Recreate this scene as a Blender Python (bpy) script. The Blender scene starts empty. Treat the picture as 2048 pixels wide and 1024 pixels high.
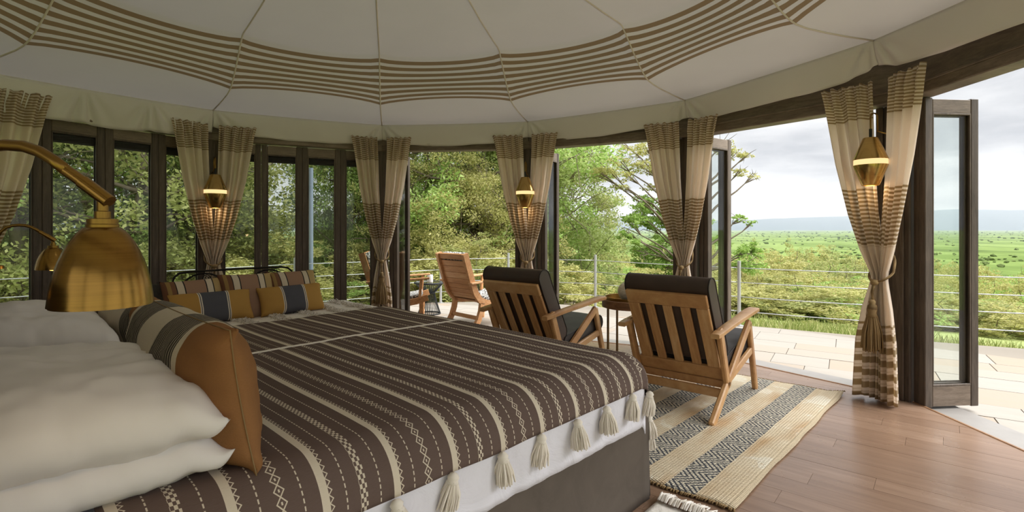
import bpy, bmesh, math, random
import numpy as np
from mathutils import Vector, Matrix, noise as mnoise

S = bpy.context.scene
COL = S.collection
F, H0, CH = 1030.0, 457.0, 1.15          # focal length in px (of a 2048 px wide frame), horizon row, eye height

# ------------------------------------------------------------------ camera
cam_d = bpy.data.cameras.new('camera')
cam_d.sensor_width = 36.0
cam_d.lens = 36.0 * F / 2048.0
cam_d.shift_y = -(512.0 - H0) / 2048.0
cam_d.clip_start = 0.02
cam_d.clip_end = 40000.0
cam = bpy.data.objects.new('camera', cam_d)
COL.objects.link(cam)
cam.location = (0, 0, CH)
cam.rotation_euler = (math.radians(90), 0, 0)
S.camera = cam
S.view_settings.view_transform = 'Standard'
S.view_settings.look = 'None'
S.view_settings.gamma = 1.0
S.view_settings.use_curve_mapping = False
S.view_settings.exposure = 1.0
S.cycles.max_bounces = 8
S.cycles.diffuse_bounces = 5
S.cycles.glossy_bounces = 3
S.cycles.transmission_bounces = 4
S.cycles.transparent_max_bounces = 20
S.cycles.volume_bounces = 0
S.cycles.adaptive_threshold = 0.02
S.cycles.sample_clamp_indirect = 6.0
S.cycles.caustics_reflective = False
S.cycles.caustics_refractive = False

# ------------------------------------------------------------------ node helpers
def C(h):
    h = h.lstrip('#')
    r = [int(h[i:i+2], 16)/255 for i in (0, 2, 4)]
    return tuple(x/12.92 if x <= .04045 else ((x+.055)/1.055)**2.4 for x in r) + (1,)

class X:
    """a float socket with arithmetic"""
    def __init__(s, nt, o): s.nt = nt; s.o = o
    def _m(s, op, *a):
        n = s.nt.nodes.new('ShaderNodeMath'); n.operation = op
        for i, v in enumerate((s,)+a):
            if isinstance(v, X): s.nt.links.new(v.o, n.inputs[i])
            else: n.inputs[i].default_value = v
        return X(s.nt, n.outputs[0])
    def __add__(s, b): return s._m('ADD', b)
    __radd__ = __add__
    def __sub__(s, b): return s._m('SUBTRACT', b)
    def __rsub__(s, b): return (s*-1)+b
    def __mul__(s, b): return s._m('MULTIPLY', b)
    __rmul__ = __mul__
    def __truediv__(s, b): return s._m('DIVIDE', b)
    def lt(s, b): return s._m('LESS_THAN', b)
    def gt(s, b): return s._m('GREATER_THAN', b)
    def frac(s): return s._m('FRACT')
    def floor(s): return s._m('FLOOR')
    def abs(s): return s._m('ABSOLUTE')
    def sin(s): return s._m('SINE')
    def mn(s, b): return s._m('MINIMUM', b)
    def mx(s, b): return s._m('MAXIMUM', b)
    def pw(s, b): return s._m('POWER', b)
    def band(s, a, b): return s.gt(a)*s.lt(b)
    def tri(s): return ((s.frac()-.5).abs())*2        # 1 at 0, 0 at .5
    def sm(s, a, b):
        n = s.nt.nodes.new('ShaderNodeMapRange'); n.interpolation_type = 'SMOOTHSTEP'
        s.nt.links.new(s.o, n.inputs[0]); n.inputs[1].default_value = a; n.inputs[2].default_value = b
        return X(s.nt, n.outputs[0])

class Mt:
    def __init__(s, name, rough=.7, spec=.3, metal=0.0):
        s.m = bpy.data.materials.new(name); s.m.use_nodes = True
        s.nt = s.m.node_tree; s.N = s.nt.nodes; s.L = s.nt.links
        s.N.clear()
        s.out = s.N.new('ShaderNodeOutputMaterial')
        s.b = s.N.new('ShaderNodeBsdfPrincipled')
        s.b.inputs['Roughness'].default_value = rough
        s.b.inputs['Specular IOR Level'].default_value = spec
        s.b.inputs['Metallic'].default_value = metal
        s.L.new(s.b.outputs[0], s.out.inputs[0])
    def coord(s, kind='Object', scale=(1, 1, 1), rot=(0, 0, 0)):
        t = s.N.new('ShaderNodeTexCoord'); mp = s.N.new('ShaderNodeMapping')
        s.L.new(t.outputs[kind], mp.inputs[0])
        mp.inputs['Scale'].default_value = scale; mp.inputs['Rotation'].default_value = rot
        return mp.outputs[0]
    def world(s, scale=(1, 1, 1), rot=(0, 0, 0)):
        g = s.N.new('ShaderNodeNewGeometry'); mp = s.N.new('ShaderNodeMapping')
        s.L.new(g.outputs['Position'], mp.inputs[0])
        mp.inputs['Scale'].default_value = scale; mp.inputs['Rotation'].default_value = rot
        return mp.outputs[0]
    def uv(s):
        t = s.N.new('ShaderNodeTexCoord'); sp = s.N.new('ShaderNodeSeparateXYZ')
        s.L.new(t.outputs['UV'], sp.inputs[0])
        return X(s.nt, sp.outputs[0]), X(s.nt, sp.outputs[1])
    def sep(s, vec):
        sp = s.N.new('ShaderNodeSeparateXYZ'); s.L.new(vec, sp.inputs[0])
        return [X(s.nt, sp.outputs[i]) for i in range(3)]
    def noise(s, vec, scale=5, detail=4, rough=.55, dist=0):
        n = s.N.new('ShaderNodeTexNoise')
        if vec is not None: s.L.new(vec, n.inputs['Vector'])
        n.inputs['Scale'].default_value = scale; n.inputs['Detail'].default_value = detail
        n.inputs['Roughness'].default_value = rough; n.inputs['Distortion'].default_value = dist
        return X(s.nt, n.outputs[0])
    def rand(s):
        n = s.N.new('ShaderNodeObjectInfo'); return X(s.nt, n.outputs['Random'])
    def island(s):
        n = s.N.new('ShaderNodeNewGeometry'); return X(s.nt, n.outputs['Random Per Island'])
    def mix(s, a, b, f):
        n = s.N.new('ShaderNodeMix'); n.data_type = 'RGBA'
        for sock, v in ((n.inputs[6], a), (n.inputs[7], b)):
            if isinstance(v, tuple): sock.default_value = v
            elif isinstance(v, str): sock.default_value = C(v)
            else: s.L.new(v, sock)
        if isinstance(f, X): s.L.new(f.o, n.inputs[0])
        else: n.inputs[0].default_value = f
        return n.outputs[2]
    def ramp(s, f, stops):
        n = s.N.new('ShaderNodeValToRGB'); e = n.color_ramp.elements
        while len(e) < len(stops): e.new(.5)
        for k, (p, c) in enumerate(stops):
            e[k].position = p; e[k].color = C(c) if isinstance(c, str) else c
        s.L.new(f.o, n.inputs[0]); return n.outputs[0]
    def col(s, c):
        if isinstance(c, str): c = C(c)
        if isinstance(c, tuple): s.b.inputs['Base Color'].default_value = c
        else: s.L.new(c, s.b.inputs['Base Color'])
        s.basecol = c
        return s
    def rough(s, f): s.L.new(f.o, s.b.inputs['Roughness']); return s
    def bump(s, f, st=.3, d=.01):
        n = s.N.new('ShaderNodeBump'); n.inputs['Strength'].default_value = st; n.inputs['Distance'].default_value = d
        s.L.new(f.o, n.inputs['Height']); s.L.new(n.outputs[0], s.b.inputs['Normal']); return s
    def translucent(s, amount, tint=None):
        t = s.N.new('ShaderNodeBsdfTranslucent'); mx = s.N.new('ShaderNodeMixShader')
        c = tint if tint is not None else s.basecol
        if isinstance(c, str): c = C(c)
        if isinstance(c, tuple): t.inputs[0].default_value = c
        else: s.L.new(c, t.inputs[0])
        mx.inputs[0].default_value = amount
        s.L.new(s.b.outputs[0], mx.inputs[1]); s.L.new(t.outputs[0], mx.inputs[2]); s.L.new(mx.outputs[0], s.out.inputs[0])
        return s

# ------------------------------------------------------------------ world: bright broken overcast
W = bpy.data.worlds.new('overcast sky'); S.world = W; W.use_nodes = True
nt = W.node_tree; nt.nodes.clear()
wo = nt.nodes.new('ShaderNodeOutputWorld'); bg = nt.nodes.new('ShaderNodeBackground')
nt.links.new(bg.outputs[0], wo.inputs[0])
tc = nt.nodes.new('ShaderNodeTexCoord'); sp = nt.nodes.new('ShaderNodeSeparateXYZ'); nt.links.new(tc.outputs['Generated'], sp.inputs[0])
zx = X(nt, sp.outputs[2]).mx(0.0)+.16
cx_, cy_ = X(nt, sp.outputs[0])/zx, X(nt, sp.outputs[1])/zx
cb = nt.nodes.new('ShaderNodeCombineXYZ'); nt.links.new(cx_.o, cb.inputs[0]); nt.links.new(cy_.o, cb.inputs[1])
def wnoise(sc, det, dist=0.0, ro=.55):
    n = nt.nodes.new('ShaderNodeTexNoise'); nt.links.new(cb.outputs[0], n.inputs['Vector'])
    n.inputs['Scale'].default_value = sc; n.inputs['Detail'].default_value = det; n.inputs['Distortion'].default_value = dist
    n.inputs['Roughness'].default_value = ro
    return X(nt, n.outputs[0])
cl = wnoise(.55, 7, .5)*.65+wnoise(1.9, 7, .3)*.35
rp = nt.nodes.new('ShaderNodeValToRGB'); nt.links.new(cl.o, rp.inputs[0])
for k, (p, c) in enumerate([(.38, (.315, .322, .34, 1)), (.46, (.42, .426, .438, 1)), (.54, (.53, .534, .54, 1))]):
    if k > 1: rp.color_ramp.elements.new(.5)
    rp.color_ramp.elements[k].position = p; rp.color_ramp.elements[k].color = c
nt.links.new(rp.outputs[0], bg.inputs[0])
bg.inputs[1].default_value = 1.0

sun_d = bpy.data.lights.new('sun', 'SUN'); sun_d.energy = 4.6; sun_d.angle = math.radians(70); sun_d.color = (.97, .985, 1)
sun = bpy.data.objects.new('sun', sun_d); COL.objects.link(sun)
sun.rotation_euler = Vector((-.60, .04, -.80)).to_track_quat('-Z', 'Y').to_euler()   # soft sun behind the cloud, off to the right

# ------------------------------------------------------------------ mesh builder
class MB:
    def __init__(s): s.v = []; s.f = []; s.uv = []
    def add(s, vs, fs, uvs=None, M=None):
        o = len(s.v)
        for p in vs:
            p = Vector(p)
            s.v.append(M @ p if M is not None else p)
        s.uv += list(uvs) if uvs is not None else [(0, 0)]*len(vs)
        s.f += [tuple(i+o for i in f) for f in fs]
        return s
    def box(s, c, d, b=.004, M=None):
        """chamfered box, centre c, size d"""
        hx, hy, hz = d[0]/2, d[1]/2, d[2]/2
        b = min(b, hx*.45, hy*.45, hz*.45)
        vs = []; idx = {}
        for sx in (-1, 1):
            for sy in (-1, 1):
                for sz in (-1, 1):
                    for k in range(3):
                        p = [sx*(hx-b), sy*(hy-b), sz*(hz-b)]
                        p[k] = (sx*hx, sy*hy, sz*hz)[k]
                        idx[(sx, sy, sz, k)] = len(vs)
                        vs.append((p[0]+c[0], p[1]+c[1], p[2]+c[2]))
        fs = []
        for k in range(3):
            a, e = [(1, 2), (2, 0), (0, 1)][k]
            for sg in (-1, 1):
                q = []
                for (u, w) in ((-1, -1), (1, -1), (1, 1), (-1, 1)):
                    t = [0, 0, 0]; t[k] = sg; t[a] = u; t[e] = w
                    q.append(idx[(*t, k)])
                fs.append(q if sg > 0 else q[::-1])
        for k in range(3):
            a, e = [(1, 2), (2, 0), (0, 1)][k]
            for u in (-1, 1):
                for w in (-1, 1):
                    t0 = [0, 0, 0]; t0[k] = -1; t0[a] = u; t0[e] = w
                    t1 = list(t0); t1[k] = 1
                    q = [idx[(*t0, a)], idx[(*t1, a)], idx[(*t1, e)], idx[(*t0, e)]]
                    fs.append(q if u*w < 0 else q[::-1])
        for sx in (-1, 1):
            for sy in (-1, 1):
                for sz in (-1, 1):
                    q = [idx[(sx, sy, sz, k)] for k in range(3)]
                    fs.append(q if sx*sy*sz > 0 else q[::-1])
        return s.add(vs, fs, [(p[0], p[1]) for p in vs], M)
    def beam(s, p0, p1, w, h, up=(0, 0, 1), b=.004):
        """chamfered bar from p0 to p1, w across, h along up"""
        p0, p1 = Vector(p0), Vector(p1)
        y = (p1-p0); ln = y.length; y.normalize()
        up = Vector(up); x = y.cross(up)
        if x.length < 1e-5: x = y.cross(Vector((1, 0, 0)))
        x.normalize(); z = x.cross(y)
        M = Matrix(((x.x, y.x, z.x, (p0.x+p1.x)/2), (x.y, y.y, z.y, (p0.y+p1.y)/2), (x.z, y.z, z.z, (p0.z+p1.z)/2), (0, 0, 0, 1)))
        return s.box((0, 0, 0), (w, ln, h), b, M)
    def tube(s, pts, r, n=8, cap=True, closed=False, M=None):
        pts = [Vector(p) for p in pts]; m = len(pts)
        rr = r if isinstance(r, (list, tuple)) else [r]*m
        vs = []; fs = []; uv = []
        prev = None; acc = 0
        for i, p in enumerate(pts):
            if closed: t = pts[(i+1) % m]-pts[i-1]
            else: t = pts[min(i+1, m-1)]-pts[max(i-1, 0)]
            if t.length < 1e-9: t = Vector((0, 0, 1))
            t.normalize()
            if prev is None:
                a = t.cross(Vector((0, 0, 1)))
                if a.length < .05: a = t.cross(Vector((1, 0, 0)))
            else: a = prev-t*prev.dot(t)
            a.normalize(); prev = a; bb = t.cross(a)
            if i: acc += (p-pts[i-1]).length
            for k in range(n):
                an = 2*math.pi*k/n
                vs.append(p+(a*math.cos(an)+bb*math.sin(an))*rr[i]); uv.append((k/n, acc))
        for i in range(m if closed else m-1):
            j = (i+1) % m
            for k in range(n):
                k2 = (k+1) % n
                fs.append((i*n+k, i*n+k2, j*n+k2, j*n+k))
        if cap and not closed:
            fs.append(tuple(range(n))[::-1]); fs.append(tuple((m-1)*n+k for k in range(n)))
        return s.add(vs, fs, uv, M)
    def lathe(s, prof, n=32, M=None):
        vs = []; fs = []; uv = []
        for j, (r, z) in enumerate(prof):
            for k in range(n):
                an = 2*math.pi*k/n
                vs.append((max(r, 1e-4)*math.cos(an), max(r, 1e-4)*math.sin(an), z)); uv.append((k/n, z))
        for j in range(len(prof)-1):
            for k in range(n):
                k2 = (k+1) % n
                fs.append((j*n+k, j*n+k2, (j+1)*n+k2, (j+1)*n+k))
        return s.add(vs, fs, uv, M)
    def grid(s, fn, nu, nv, M=None, uvf=None, wrap=False):
        vs = []; uv = []; fs = []
        for j in range(nv+1):
            for i in range(nu+1):
                u, v = i/nu, j/nv
                vs.append(fn(u, v)); uv.append(uvf(u, v) if uvf else (u, v))
        for j in range(nv):
            for i in range(nu):
                a = j*(nu+1)+i
                fs.append((a, a+1, a+nu+2, a+nu+1))
        return s.add(vs, fs, uv, M)
    def poly_prism(s, pts, z0, z1, M=None, b=0):
        n = len(pts)
        vs = [(p[0], p[1], z0) for p in pts]+[(p[0], p[1], z1) for p in pts]
        fs = [tuple(range(n))[::-1], tuple(range(n, 2*n))]+[(i, (i+1) % n, n+(i+1) % n, n+i) for i in range(n)]
        return s.add(vs, fs, [(v[0], v[1]) for v in vs], M)
    def mesh(s, name, smooth=35):
        me = bpy.data.meshes.new(name)
        me.from_pydata([tuple(p) for p in s.v], [], s.f)
        ul = me.uv_layers.new(name='UVMap')
        li = np.empty(len(me.loops), dtype=np.int32); me.loops.foreach_get('vertex_index', li)
        ul.data.foreach_set('uv', np.array(s.uv, dtype=np.float32)[li].ravel())
        me.update()
        if smooth:
            me.polygons.foreach_set('use_smooth', [True]*len(me.polygons))
            if smooth < 180:
                try: me.set_sharp_from_angle(angle=math.radians(smooth))
                except Exception: pass
        return me

def link(o, parent=None):
    COL.objects.link(o)
    if parent is not None: o.parent = parent
    return o
def obj(name, mb, mat, parent=None, smooth=35, loc=None, rot=None, label=None, kind=None):
    me = mb if isinstance(mb, bpy.types.Mesh) else mb.mesh(name, smooth)
    if not len(me.materials): me.materials.append(mat.m if isinstance(mat, Mt) else mat)
    o = link(bpy.data.objects.new(name, me), parent)
    if loc is not None: o.location = loc
    if rot is not None: o.rotation_euler = rot
    if label: o['label'] = label
    if kind: o['kind'] = kind
    return o
def tag(o, label, cat=None, group=None, kind=None):
    o['label'] = label
    if cat: o['category'] = cat
    if group: o['group'] = group
    if kind: o['kind'] = kind
    return o
def thing(name, label, cat=None, loc=(0, 0, 0), rotz=0.0, group=None, kind=None, rot=None):
    o = link(bpy.data.objects.new(name, None)); o.empty_display_size = .1
    o.location = loc; o.rotation_euler = rot if rot is not None else (0, 0, rotz)
    return tag(o, label, cat, group, kind)
def copy_tree(o, parent=None):
    c = o.copy(); link(c, None); c.parent = parent
    for ch in list(o.children): copy_tree(ch, c)
    return c
def at(px, py, d): return Vector(((px-1024)/F*d, d, CH-(py-H0)/F*d))
def nz(x, y=0, z=0): return mnoise.noise(Vector((x, y, z)))
# ------------------------------------------------------------------ materials
def wood(name, c0, c1, c2, rough=.5, sc=(3, 3, 30), spec=.35, kind='Object', bump=.15):
    m = Mt(name, rough, spec)
    v = m.coord(kind, sc)
    a = m.noise(v, 1.6, 6, .6, .6); b = m.noise(v, 9, 3, .6)
    r = m.rand()
    f = a*.75+b*.25+(r-.5)*.22
    m.col(m.ramp(f, [(.28, c0), (.5, c1), (.72, c2)]))
    m.bump(b, bump, .004)
    return m
M_DARK = wood('dark stained timber', '#3e342c', '#564a40', '#6e6155', .5, (22, 22, 2.2))
M_DARKH = wood('dark stained timber beam', '#5a4e43', '#766759', '#8c7d6f', .5, (4, 4, 22))
M_OAK = wood('oiled acacia wood', '#a5764c', '#c09463', '#d2ac80', .42, (3, 3, 3))
M_OAKY = wood('oiled acacia slat', '#a5764c', '#be9261', '#cfa97d', .42, (26, 3, 3))
M_TEAK = wood('outdoor teak', '#ad7647', '#c58e5e', '#d6a97c', .5, (3, 20, 24))
M_TRAY = wood('walnut tray rim', '#6b4b36', '#8a6648', '#a27c5c', .45, (6, 6, 20))

M_FLOOR = Mt('floor boards', .36, .4)
v = M_FLOOR.coord('Object', (1.6, 22, 8)); a = M_FLOOR.noise(v, 1.4, 6, .62, .8); r = M_FLOOR.rand()
n2 = M_FLOOR.noise(M_FLOOR.world((1, 1, 1)), 2.2, 4)
M_FLOOR.col(M_FLOOR.ramp(a*.72+r*.16+.06, [(.25, '#745a48'), (.5, '#866b57'), (.78, '#997e6a')]))
M_FLOOR.rough(n2*.22+.17); M_FLOOR.bump(a, .08, .003)

M_CANV = Mt('tent canvas with woven bands', .85, .15)
u, v = M_CANV.uv()
inb = v.band(0.0, 1.0)
fr = (v*8).frac()
line = fr.gt(.0)*fr.lt(.56)*inb
thin = (v*8+.22).frac().lt(.08)*inb
wv = M_CANV.noise(M_CANV.coord('Object', (1, 1, 1)), 2.2, 4)
wf = M_CANV.noise(M_CANV.coord('Object', (1, 1, 1)), 160, 2)
base = M_CANV.mix('#ccc8c3', '#d4d0cb', wv)
M_CANV.col(M_CANV.mix(base, '#846c4a', line*.92))
M_CANV.bump(wf, .12, .002)
M_CANV.translucent(.05)
M_VAL = Mt('plain tent canvas', .85, .15)
wf = M_VAL.noise(M_VAL.coord('Object'), 160, 2)
M_VAL.col(M_VAL.mix('#e2dcd8', '#eae4e0', M_VAL.noise(M_VAL.coord('Object'), 3, 4))); M_VAL.bump(wf, .12, .002); M_VAL.translucent(.1)
M_SEAM = Mt('canvas seam binding', .85, .15).col('#dcd4c8')

M_CURT = Mt('striped cotton curtain', .85, .1)
u, z = M_CURT.uv()
top = z.gt(1.885); mid = z.band(1.03, 1.425); low = z.lt(.52)
fine = (z*1/.021).frac().lt(.5)
midl = (z*1/.0275).frac().lt(.52)
lowl = (z*1/.084).frac().lt(.5); lowk = (z*1/.028).frac().lt(.25)
wf = M_CURT.noise(M_CURT.coord('UV', (60, 260, 1)), 3, 2)
cr = M_CURT.mix('#f6eadb', '#fcf3e8', wf)
c1 = M_CURT.mix(cr, '#bda67f', (top*fine).mx(mid*midl)*.9)
c1 = M_CURT.mix(c1, '#b79f72', low*(lowl*.8).mx(lowk*.35))
M_CURT.col(c1); M_CURT.bump(wf, .15, .002); M_CURT.translucent(.62)
M_ROPE = Mt('twisted rope', .85, .1)
r_ = M_ROPE.coord('UV', (3, 60, 1)); rx, ry, _ = M_ROPE.sep(r_)
tw = (rx+ry).sin()*.5+.5
M_ROPE.col(M_ROPE.mix('#6f5a3f', '#a08862', tw)); M_ROPE.bump(tw, .5, .004)
M_TASS = Mt('jute tassel', .9, .1).col('#8c7452')
M_CREAM = Mt('cotton tassel', .95, .05)
M_CREAM.col(M_CREAM.mix('#d6ccbc', '#f0e8dc', M_CREAM.island()))

M_BRASS = Mt('brushed brass', .28, .5, 1.0)
v = M_BRASS.coord('Object', (2, 2, 120)); a = M_BRASS.noise(v, 3, 3)
M_BRASS.col(M_BRASS.mix('#a98a4c', '#c8a868', a)); M_BRASS.rough(a*.14+.16)
M_BRASSD = Mt('aged brushed brass', .28, .5, 1.0)
a = M_BRASSD.noise(M_BRASSD.coord('Object', (2, 2, 120)), 3, 3)
M_BRASSD.col(M_BRASSD.mix('#86662f', '#a98242', a)); M_BRASSD.rough(a*.14+.17)
M_BRASSP = Mt('antique brass', .34, .5, 1.0).col('#8a6a36')
M_BRONZ = Mt('bronze tube', .4, .5, 1.0).col('#7b6647')
M_STEEL = Mt('stainless steel', .35, .5, .6).col('#c3c4c4')
M_IRON = Mt('black iron', .5, .3, .5).col('#241f1c')
M_BLACK = Mt('black hardware', .4, .4).col('#141312')
M_LEATH = Mt('dark brown leather', .42, .4)
v = M_LEATH.coord('Object', (1, 1, 1)); a = M_LEATH.noise(v, 9, 5); b = M_LEATH.noise(v, 140, 2)
M_LEATH.col(M_LEATH.mix('#33261f', '#4a3a31', a)); M_LEATH.bump(a*.7+b*.15, .35, .006); M_LEATH.rough(a*.25+.33)
M_PIPE = Mt('leather piping', .5, .3).col('#1f1712')
M_SEATL = Mt('charcoal leather seat', .5, .35)
v = M_SEATL.coord('Object'); a = M_SEATL.noise(v, 8, 5); M_SEATL.col(M_SEATL.mix('#35302d', '#443d39', a)); M_SEATL.bump(a, .35, .006)

M_LINEN = Mt('white cotton', .85, .15)
v = M_LINEN.coord('Object'); a = M_LINEN.noise(v, 5, 3, .5, .2); M_LINEN.col(M_LINEN.mix('#ddd8d6', '#e9e5e3', a)); M_LINEN.bump(a*.7+M_LINEN.noise(M_LINEN.coord('Object', (1.2, 3.6, 2)), 1.6, 2, .5, .3)*.7, .55, .03)
M_DUVET = Mt('white duvet cotton', .85, .15)
v = M_DUVET.coord('Object', (1, 1, 1)); a = M_DUVET.noise(v, 7, 5, .55, 1.2); M_DUVET.col(M_DUVET.mix('#d6d4da', '#e0dee4', a)); M_DUVET.bump(a, .5, .02)
M_SKIRT = Mt('taupe suede bed skirt', .8, .2)
v = M_SKIRT.coord('Object'); a = M_SKIRT.noise(v, 6, 5, .6, .8); M_SKIRT.col(M_SKIRT.mix('#4a423a', '#645a50', a)); M_SKIRT.bump(a, .2, .01)

M_BLANK = Mt('brown woven throw', .9, .1)
p, q = M_BLANK.uv()
half = q.gt(1.16)
pp = p+half*.055
T = .182
k = (pp/T+.5).floor(); s = pp-k*T             # s in [-.091,.091], cream stripe at 0
par = (k*.5).frac().gt(.25)
s2 = (pp/T).frac()*T; par2 = ((pp/T).floor()*.5).frac().gt(.25)
cream = s.band(-.0085, .0085)
zz = (q/.017).tri()*.009
lace = s.band(-.020, -.0085)*((s+.020)-zz-.0012).abs().lt(.0017)
lace = lace.mx(s.band(-.0100, -.0085))
def dash(c, ln=.015): return (s2-c).abs().lt(.0015)*(q/ln).frac().lt(.62)
dots = dash(.045).mx(dash(.132))
chk = ((s2-.089).abs().lt(.0095))*((((s2/.0065).floor()+(q/.010).floor())*.5).frac().gt(.25))*par2
dm = (q/.025).tri()*.0105
dia = ((((s2-.089).abs()-dm).abs().lt(.0017)).mx(((s2-.089).abs()).lt(.0018)*(q/.025).tri().gt(.75)))*((s2-.089).abs().lt(.013))*(1-par2)
ln = cream.mx(lace).mx(dots).mx(chk).mx(dia)
wf = M_BLANK.noise(M_BLANK.coord('UV', (60, 900, 1)), 1, 2); wl = M_BLANK.noise(M_BLANK.coord('UV', (3, 3, 1)), 2, 4)
rib = M_BLANK.noise(M_BLANK.coord('UV', (2, 46, 1)), 2, 3)
base = M_BLANK.mix('#57473e', '#70605a', wf*.5+wl*.5)
M_BLANK.col(M_BLANK.mix(base, '#d6cab6', ln*.93)); M_BLANK.bump(wf*.5+rib*.8+ln*.5, .3, .006)

M_RUG = Mt('jute rug', .95, .05)
p, q = M_RUG.uv()                                  # q across from the right hem, p along
wj = M_RUG.noise(M_RUG.coord('UV', (1, 1, 1)), 3.2, 4, .6, .5)
wn = M_RUG.noise(M_RUG.coord('UV', (120, 120, 1)), 1, 2)
rowf = (q/.014).frac()
cell = (((p/.012)+(q/.014).floor()*.5).frac()-.5).abs()*2
qq = (q-.028)/.27
grey = qq.frac().gt(.49)*q.gt(.05)*((q).lt(1.44))
hem = q.lt(.026)
jut = M_RUG.mix('#dcc6a4', '#ecdfc4', (wj*2.2-.62).mx(0).mn(1))
jut = M_RUG.mix(jut, '#f4ecd8', wj.gt(.57)*.6)
jut = M_RUG.mix(jut, '#c79f70', ((M_RUG.noise(M_RUG.coord('UV', (.9, 3.7, 1)), 1.6, 2)*6-2.9).mx(0)).mn(1)*.75)
ch = (((p/.14).tri()*.07+q)/.030).frac().lt(.58)
dsh = ((p+(q/.03).floor()*.011)/.021).frac().gt(.2)
brk = M_RUG.noise(M_RUG.coord('UV', (150, 150, 1)), 1, 1)
gcol = M_RUG.mix('#56585d', '#e2d8c2', ch*(dsh*.5+brk).gt(.62))
cc = M_RUG.mix(jut, gcol, grey)
cc = M_RUG.mix(cc, '#ccba9c', hem)
cc = M_RUG.mix(cc, '#6e5a3e', cell.gt(.88)*.3*(1-hem))
M_RUG.col(cc); M_RUG.bump((1-cell)*(1-(rowf-.5).abs()), .9, .008)

def cushion_mat(name, stops, rough=.9, wave=0.0):
    """vertical colour blocks along u"""
    m = Mt(name, rough, .1)
    u, v = m.uv()
    n = m.noise(m.coord('UV', (260, 260, 1)), 1, 2)
    c = None
    for (a, b, col) in stops:
        c = m.mix('#000000' if c is None else c, col, u.band(a, b))
    c = m.mix(c, (.0, .0, .0, 1), n*.06)
    m.col(c); m.bump(n, .25, .003)
    return m
M_CSTR = cushion_mat('striped wool cushion', [(-.1, .07, '#6f4d3a'), (.07, .13, '#9c8050'), (.13, .2, '#7d5a44'), (.2, .215, '#33312f'), (.215, .325, '#d6c8b0'), (.325, .345, '#33312f'), (.345, .68, '#a08069'), (.68, .70, '#33312f'), (.70, .80, '#d6c8b0'), (.80, .82, '#33312f'), (.82, 1.1, '#b49b6a')])
M_CLUM = cushion_mat('ochre and charcoal lumbar', [(-.1, .31, '#b48c4c'), (.31, .322, '#e0d6c4'), (.322, .332, '#45454a'), (.332, .345, '#e0d6c4'), (.345, .655, '#58585e'), (.655, .668, '#e0d6c4'), (.668, .678, '#45454a'), (.678, .69, '#e0d6c4'), (.69, 1.1, '#b48c4c')])
M_CLONG = Mt('ochre cream and black bolster', .9, .1)
u, v = M_CLONG.uv()
n = M_CLONG.noise(M_CLONG.coord('UV', (300, 120, 1)), 1, 2); nl = M_CLONG.noise(M_CLONG.coord('UV', (40, 3, 1)), 2, 3)
ua = (u-.5).abs()
stri = ((ua+nl*.006)*78).frac().lt(.80)
c = M_CLONG.mix('#d3c7b2', '#35322f', ua.band(.095, .285)*stri*.95)
c = M_CLONG.mix(c, '#946a45', ua.gt(.312))
c = M_CLONG.mix(c, (.02, .01, .0, 1), n*.2)
M_CLONG.col(c); M_CLONG.bump(n, .25, .003)
M_CLONG2 = Mt('cream and black bolster', .9, .1)
u, v = M_CLONG2.uv()
n = M_CLONG2.noise(M_CLONG2.coord('UV', (300, 120, 1)), 1, 2); ua = (u-.5).abs()
c = M_CLONG2.mix('#d3c7b2', '#35322f', ua.band(.30, .42)*(ua*78).frac().lt(.8)*.95)
c = M_CLONG2.mix(c, '#9a6c40', ua.gt(.455))
c = M_CLONG2.mix(c, (.02, .01, .0, 1), n*.2)
M_CLONG2.col(c); M_CLONG2.bump(n, .25, .003)
M_CHAR = Mt('charcoal upholstery', .9, .1)
M_CHAR.col(M_CHAR.mix('#3a3836', '#4a4744', M_CHAR.noise(M_CHAR.coord('Object'), 60, 3)))
M_WOV = Mt('white woven wool', .95, .05)
a = M_WOV.noise(M_WOV.coord('Object'), 40, 3)
M_WOV.col(M_WOV.mix('#e4dcd0', '#f4eee6', a)); M_WOV.bump(a, .6, .01)
M_FRNG = Mt('wool fringe', .95, .05); M_FRNG.col(M_FRNG.mix('#cfc4b4', '#f4eee6', M_FRNG.island()))

def glass_mat(name, tint, refl=.05, haze=0.0, hcol='#8a8f8c'):
    m = bpy.data.materials.new(name); m.use_nodes = True; t = m.node_tree; t.nodes.clear()
    o = t.nodes.new('ShaderNodeOutputMaterial'); tr = t.nodes.new('ShaderNodeBsdfTransparent'); gl = t.nodes.new('ShaderNodeBsdfGlossy')
    gl.inputs['Roughness'].default_value = .02; tr.inputs[0].default_value = C(tint)
    lw = t.nodes.new('ShaderNodeLayerWeight'); lw.inputs[0].default_value = .5
    f5 = X(t, lw.outputs['Facing']).pw(5.0)*(.6*refl)+.03*refl
    ml = f5.o.node
    mx = t.nodes.new('ShaderNodeMixShader'); t.links.new(ml.outputs[0], mx.inputs[0]); t.links.new(tr.outputs[0], mx.inputs[1]); t.links.new(gl.outputs[0], mx.inputs[2])
    last = mx
    if haze:
        df = t.nodes.new('ShaderNodeBsdfDiffuse'); df.inputs[0].default_value = C(hcol)
        m2 = t.nodes.new('ShaderNodeMixShader'); m2.inputs[0].default_value = haze
        t.links.new(mx.outputs[0], m2.inputs[1]); t.links.new(df.outputs[0], m2.inputs[2]); last = m2
    t.links.new(last.outputs[0], o.inputs[0])
    return m
M_GLASS = glass_mat('clear door glass', '#fafcfb', 1.0)
M_SCRG = glass_mat('screened door glass', '#e4e7e3', .6, .04)
M_SCREEN = Mt('rolled insect screen', .9, .1).col('#2a2724')

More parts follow.
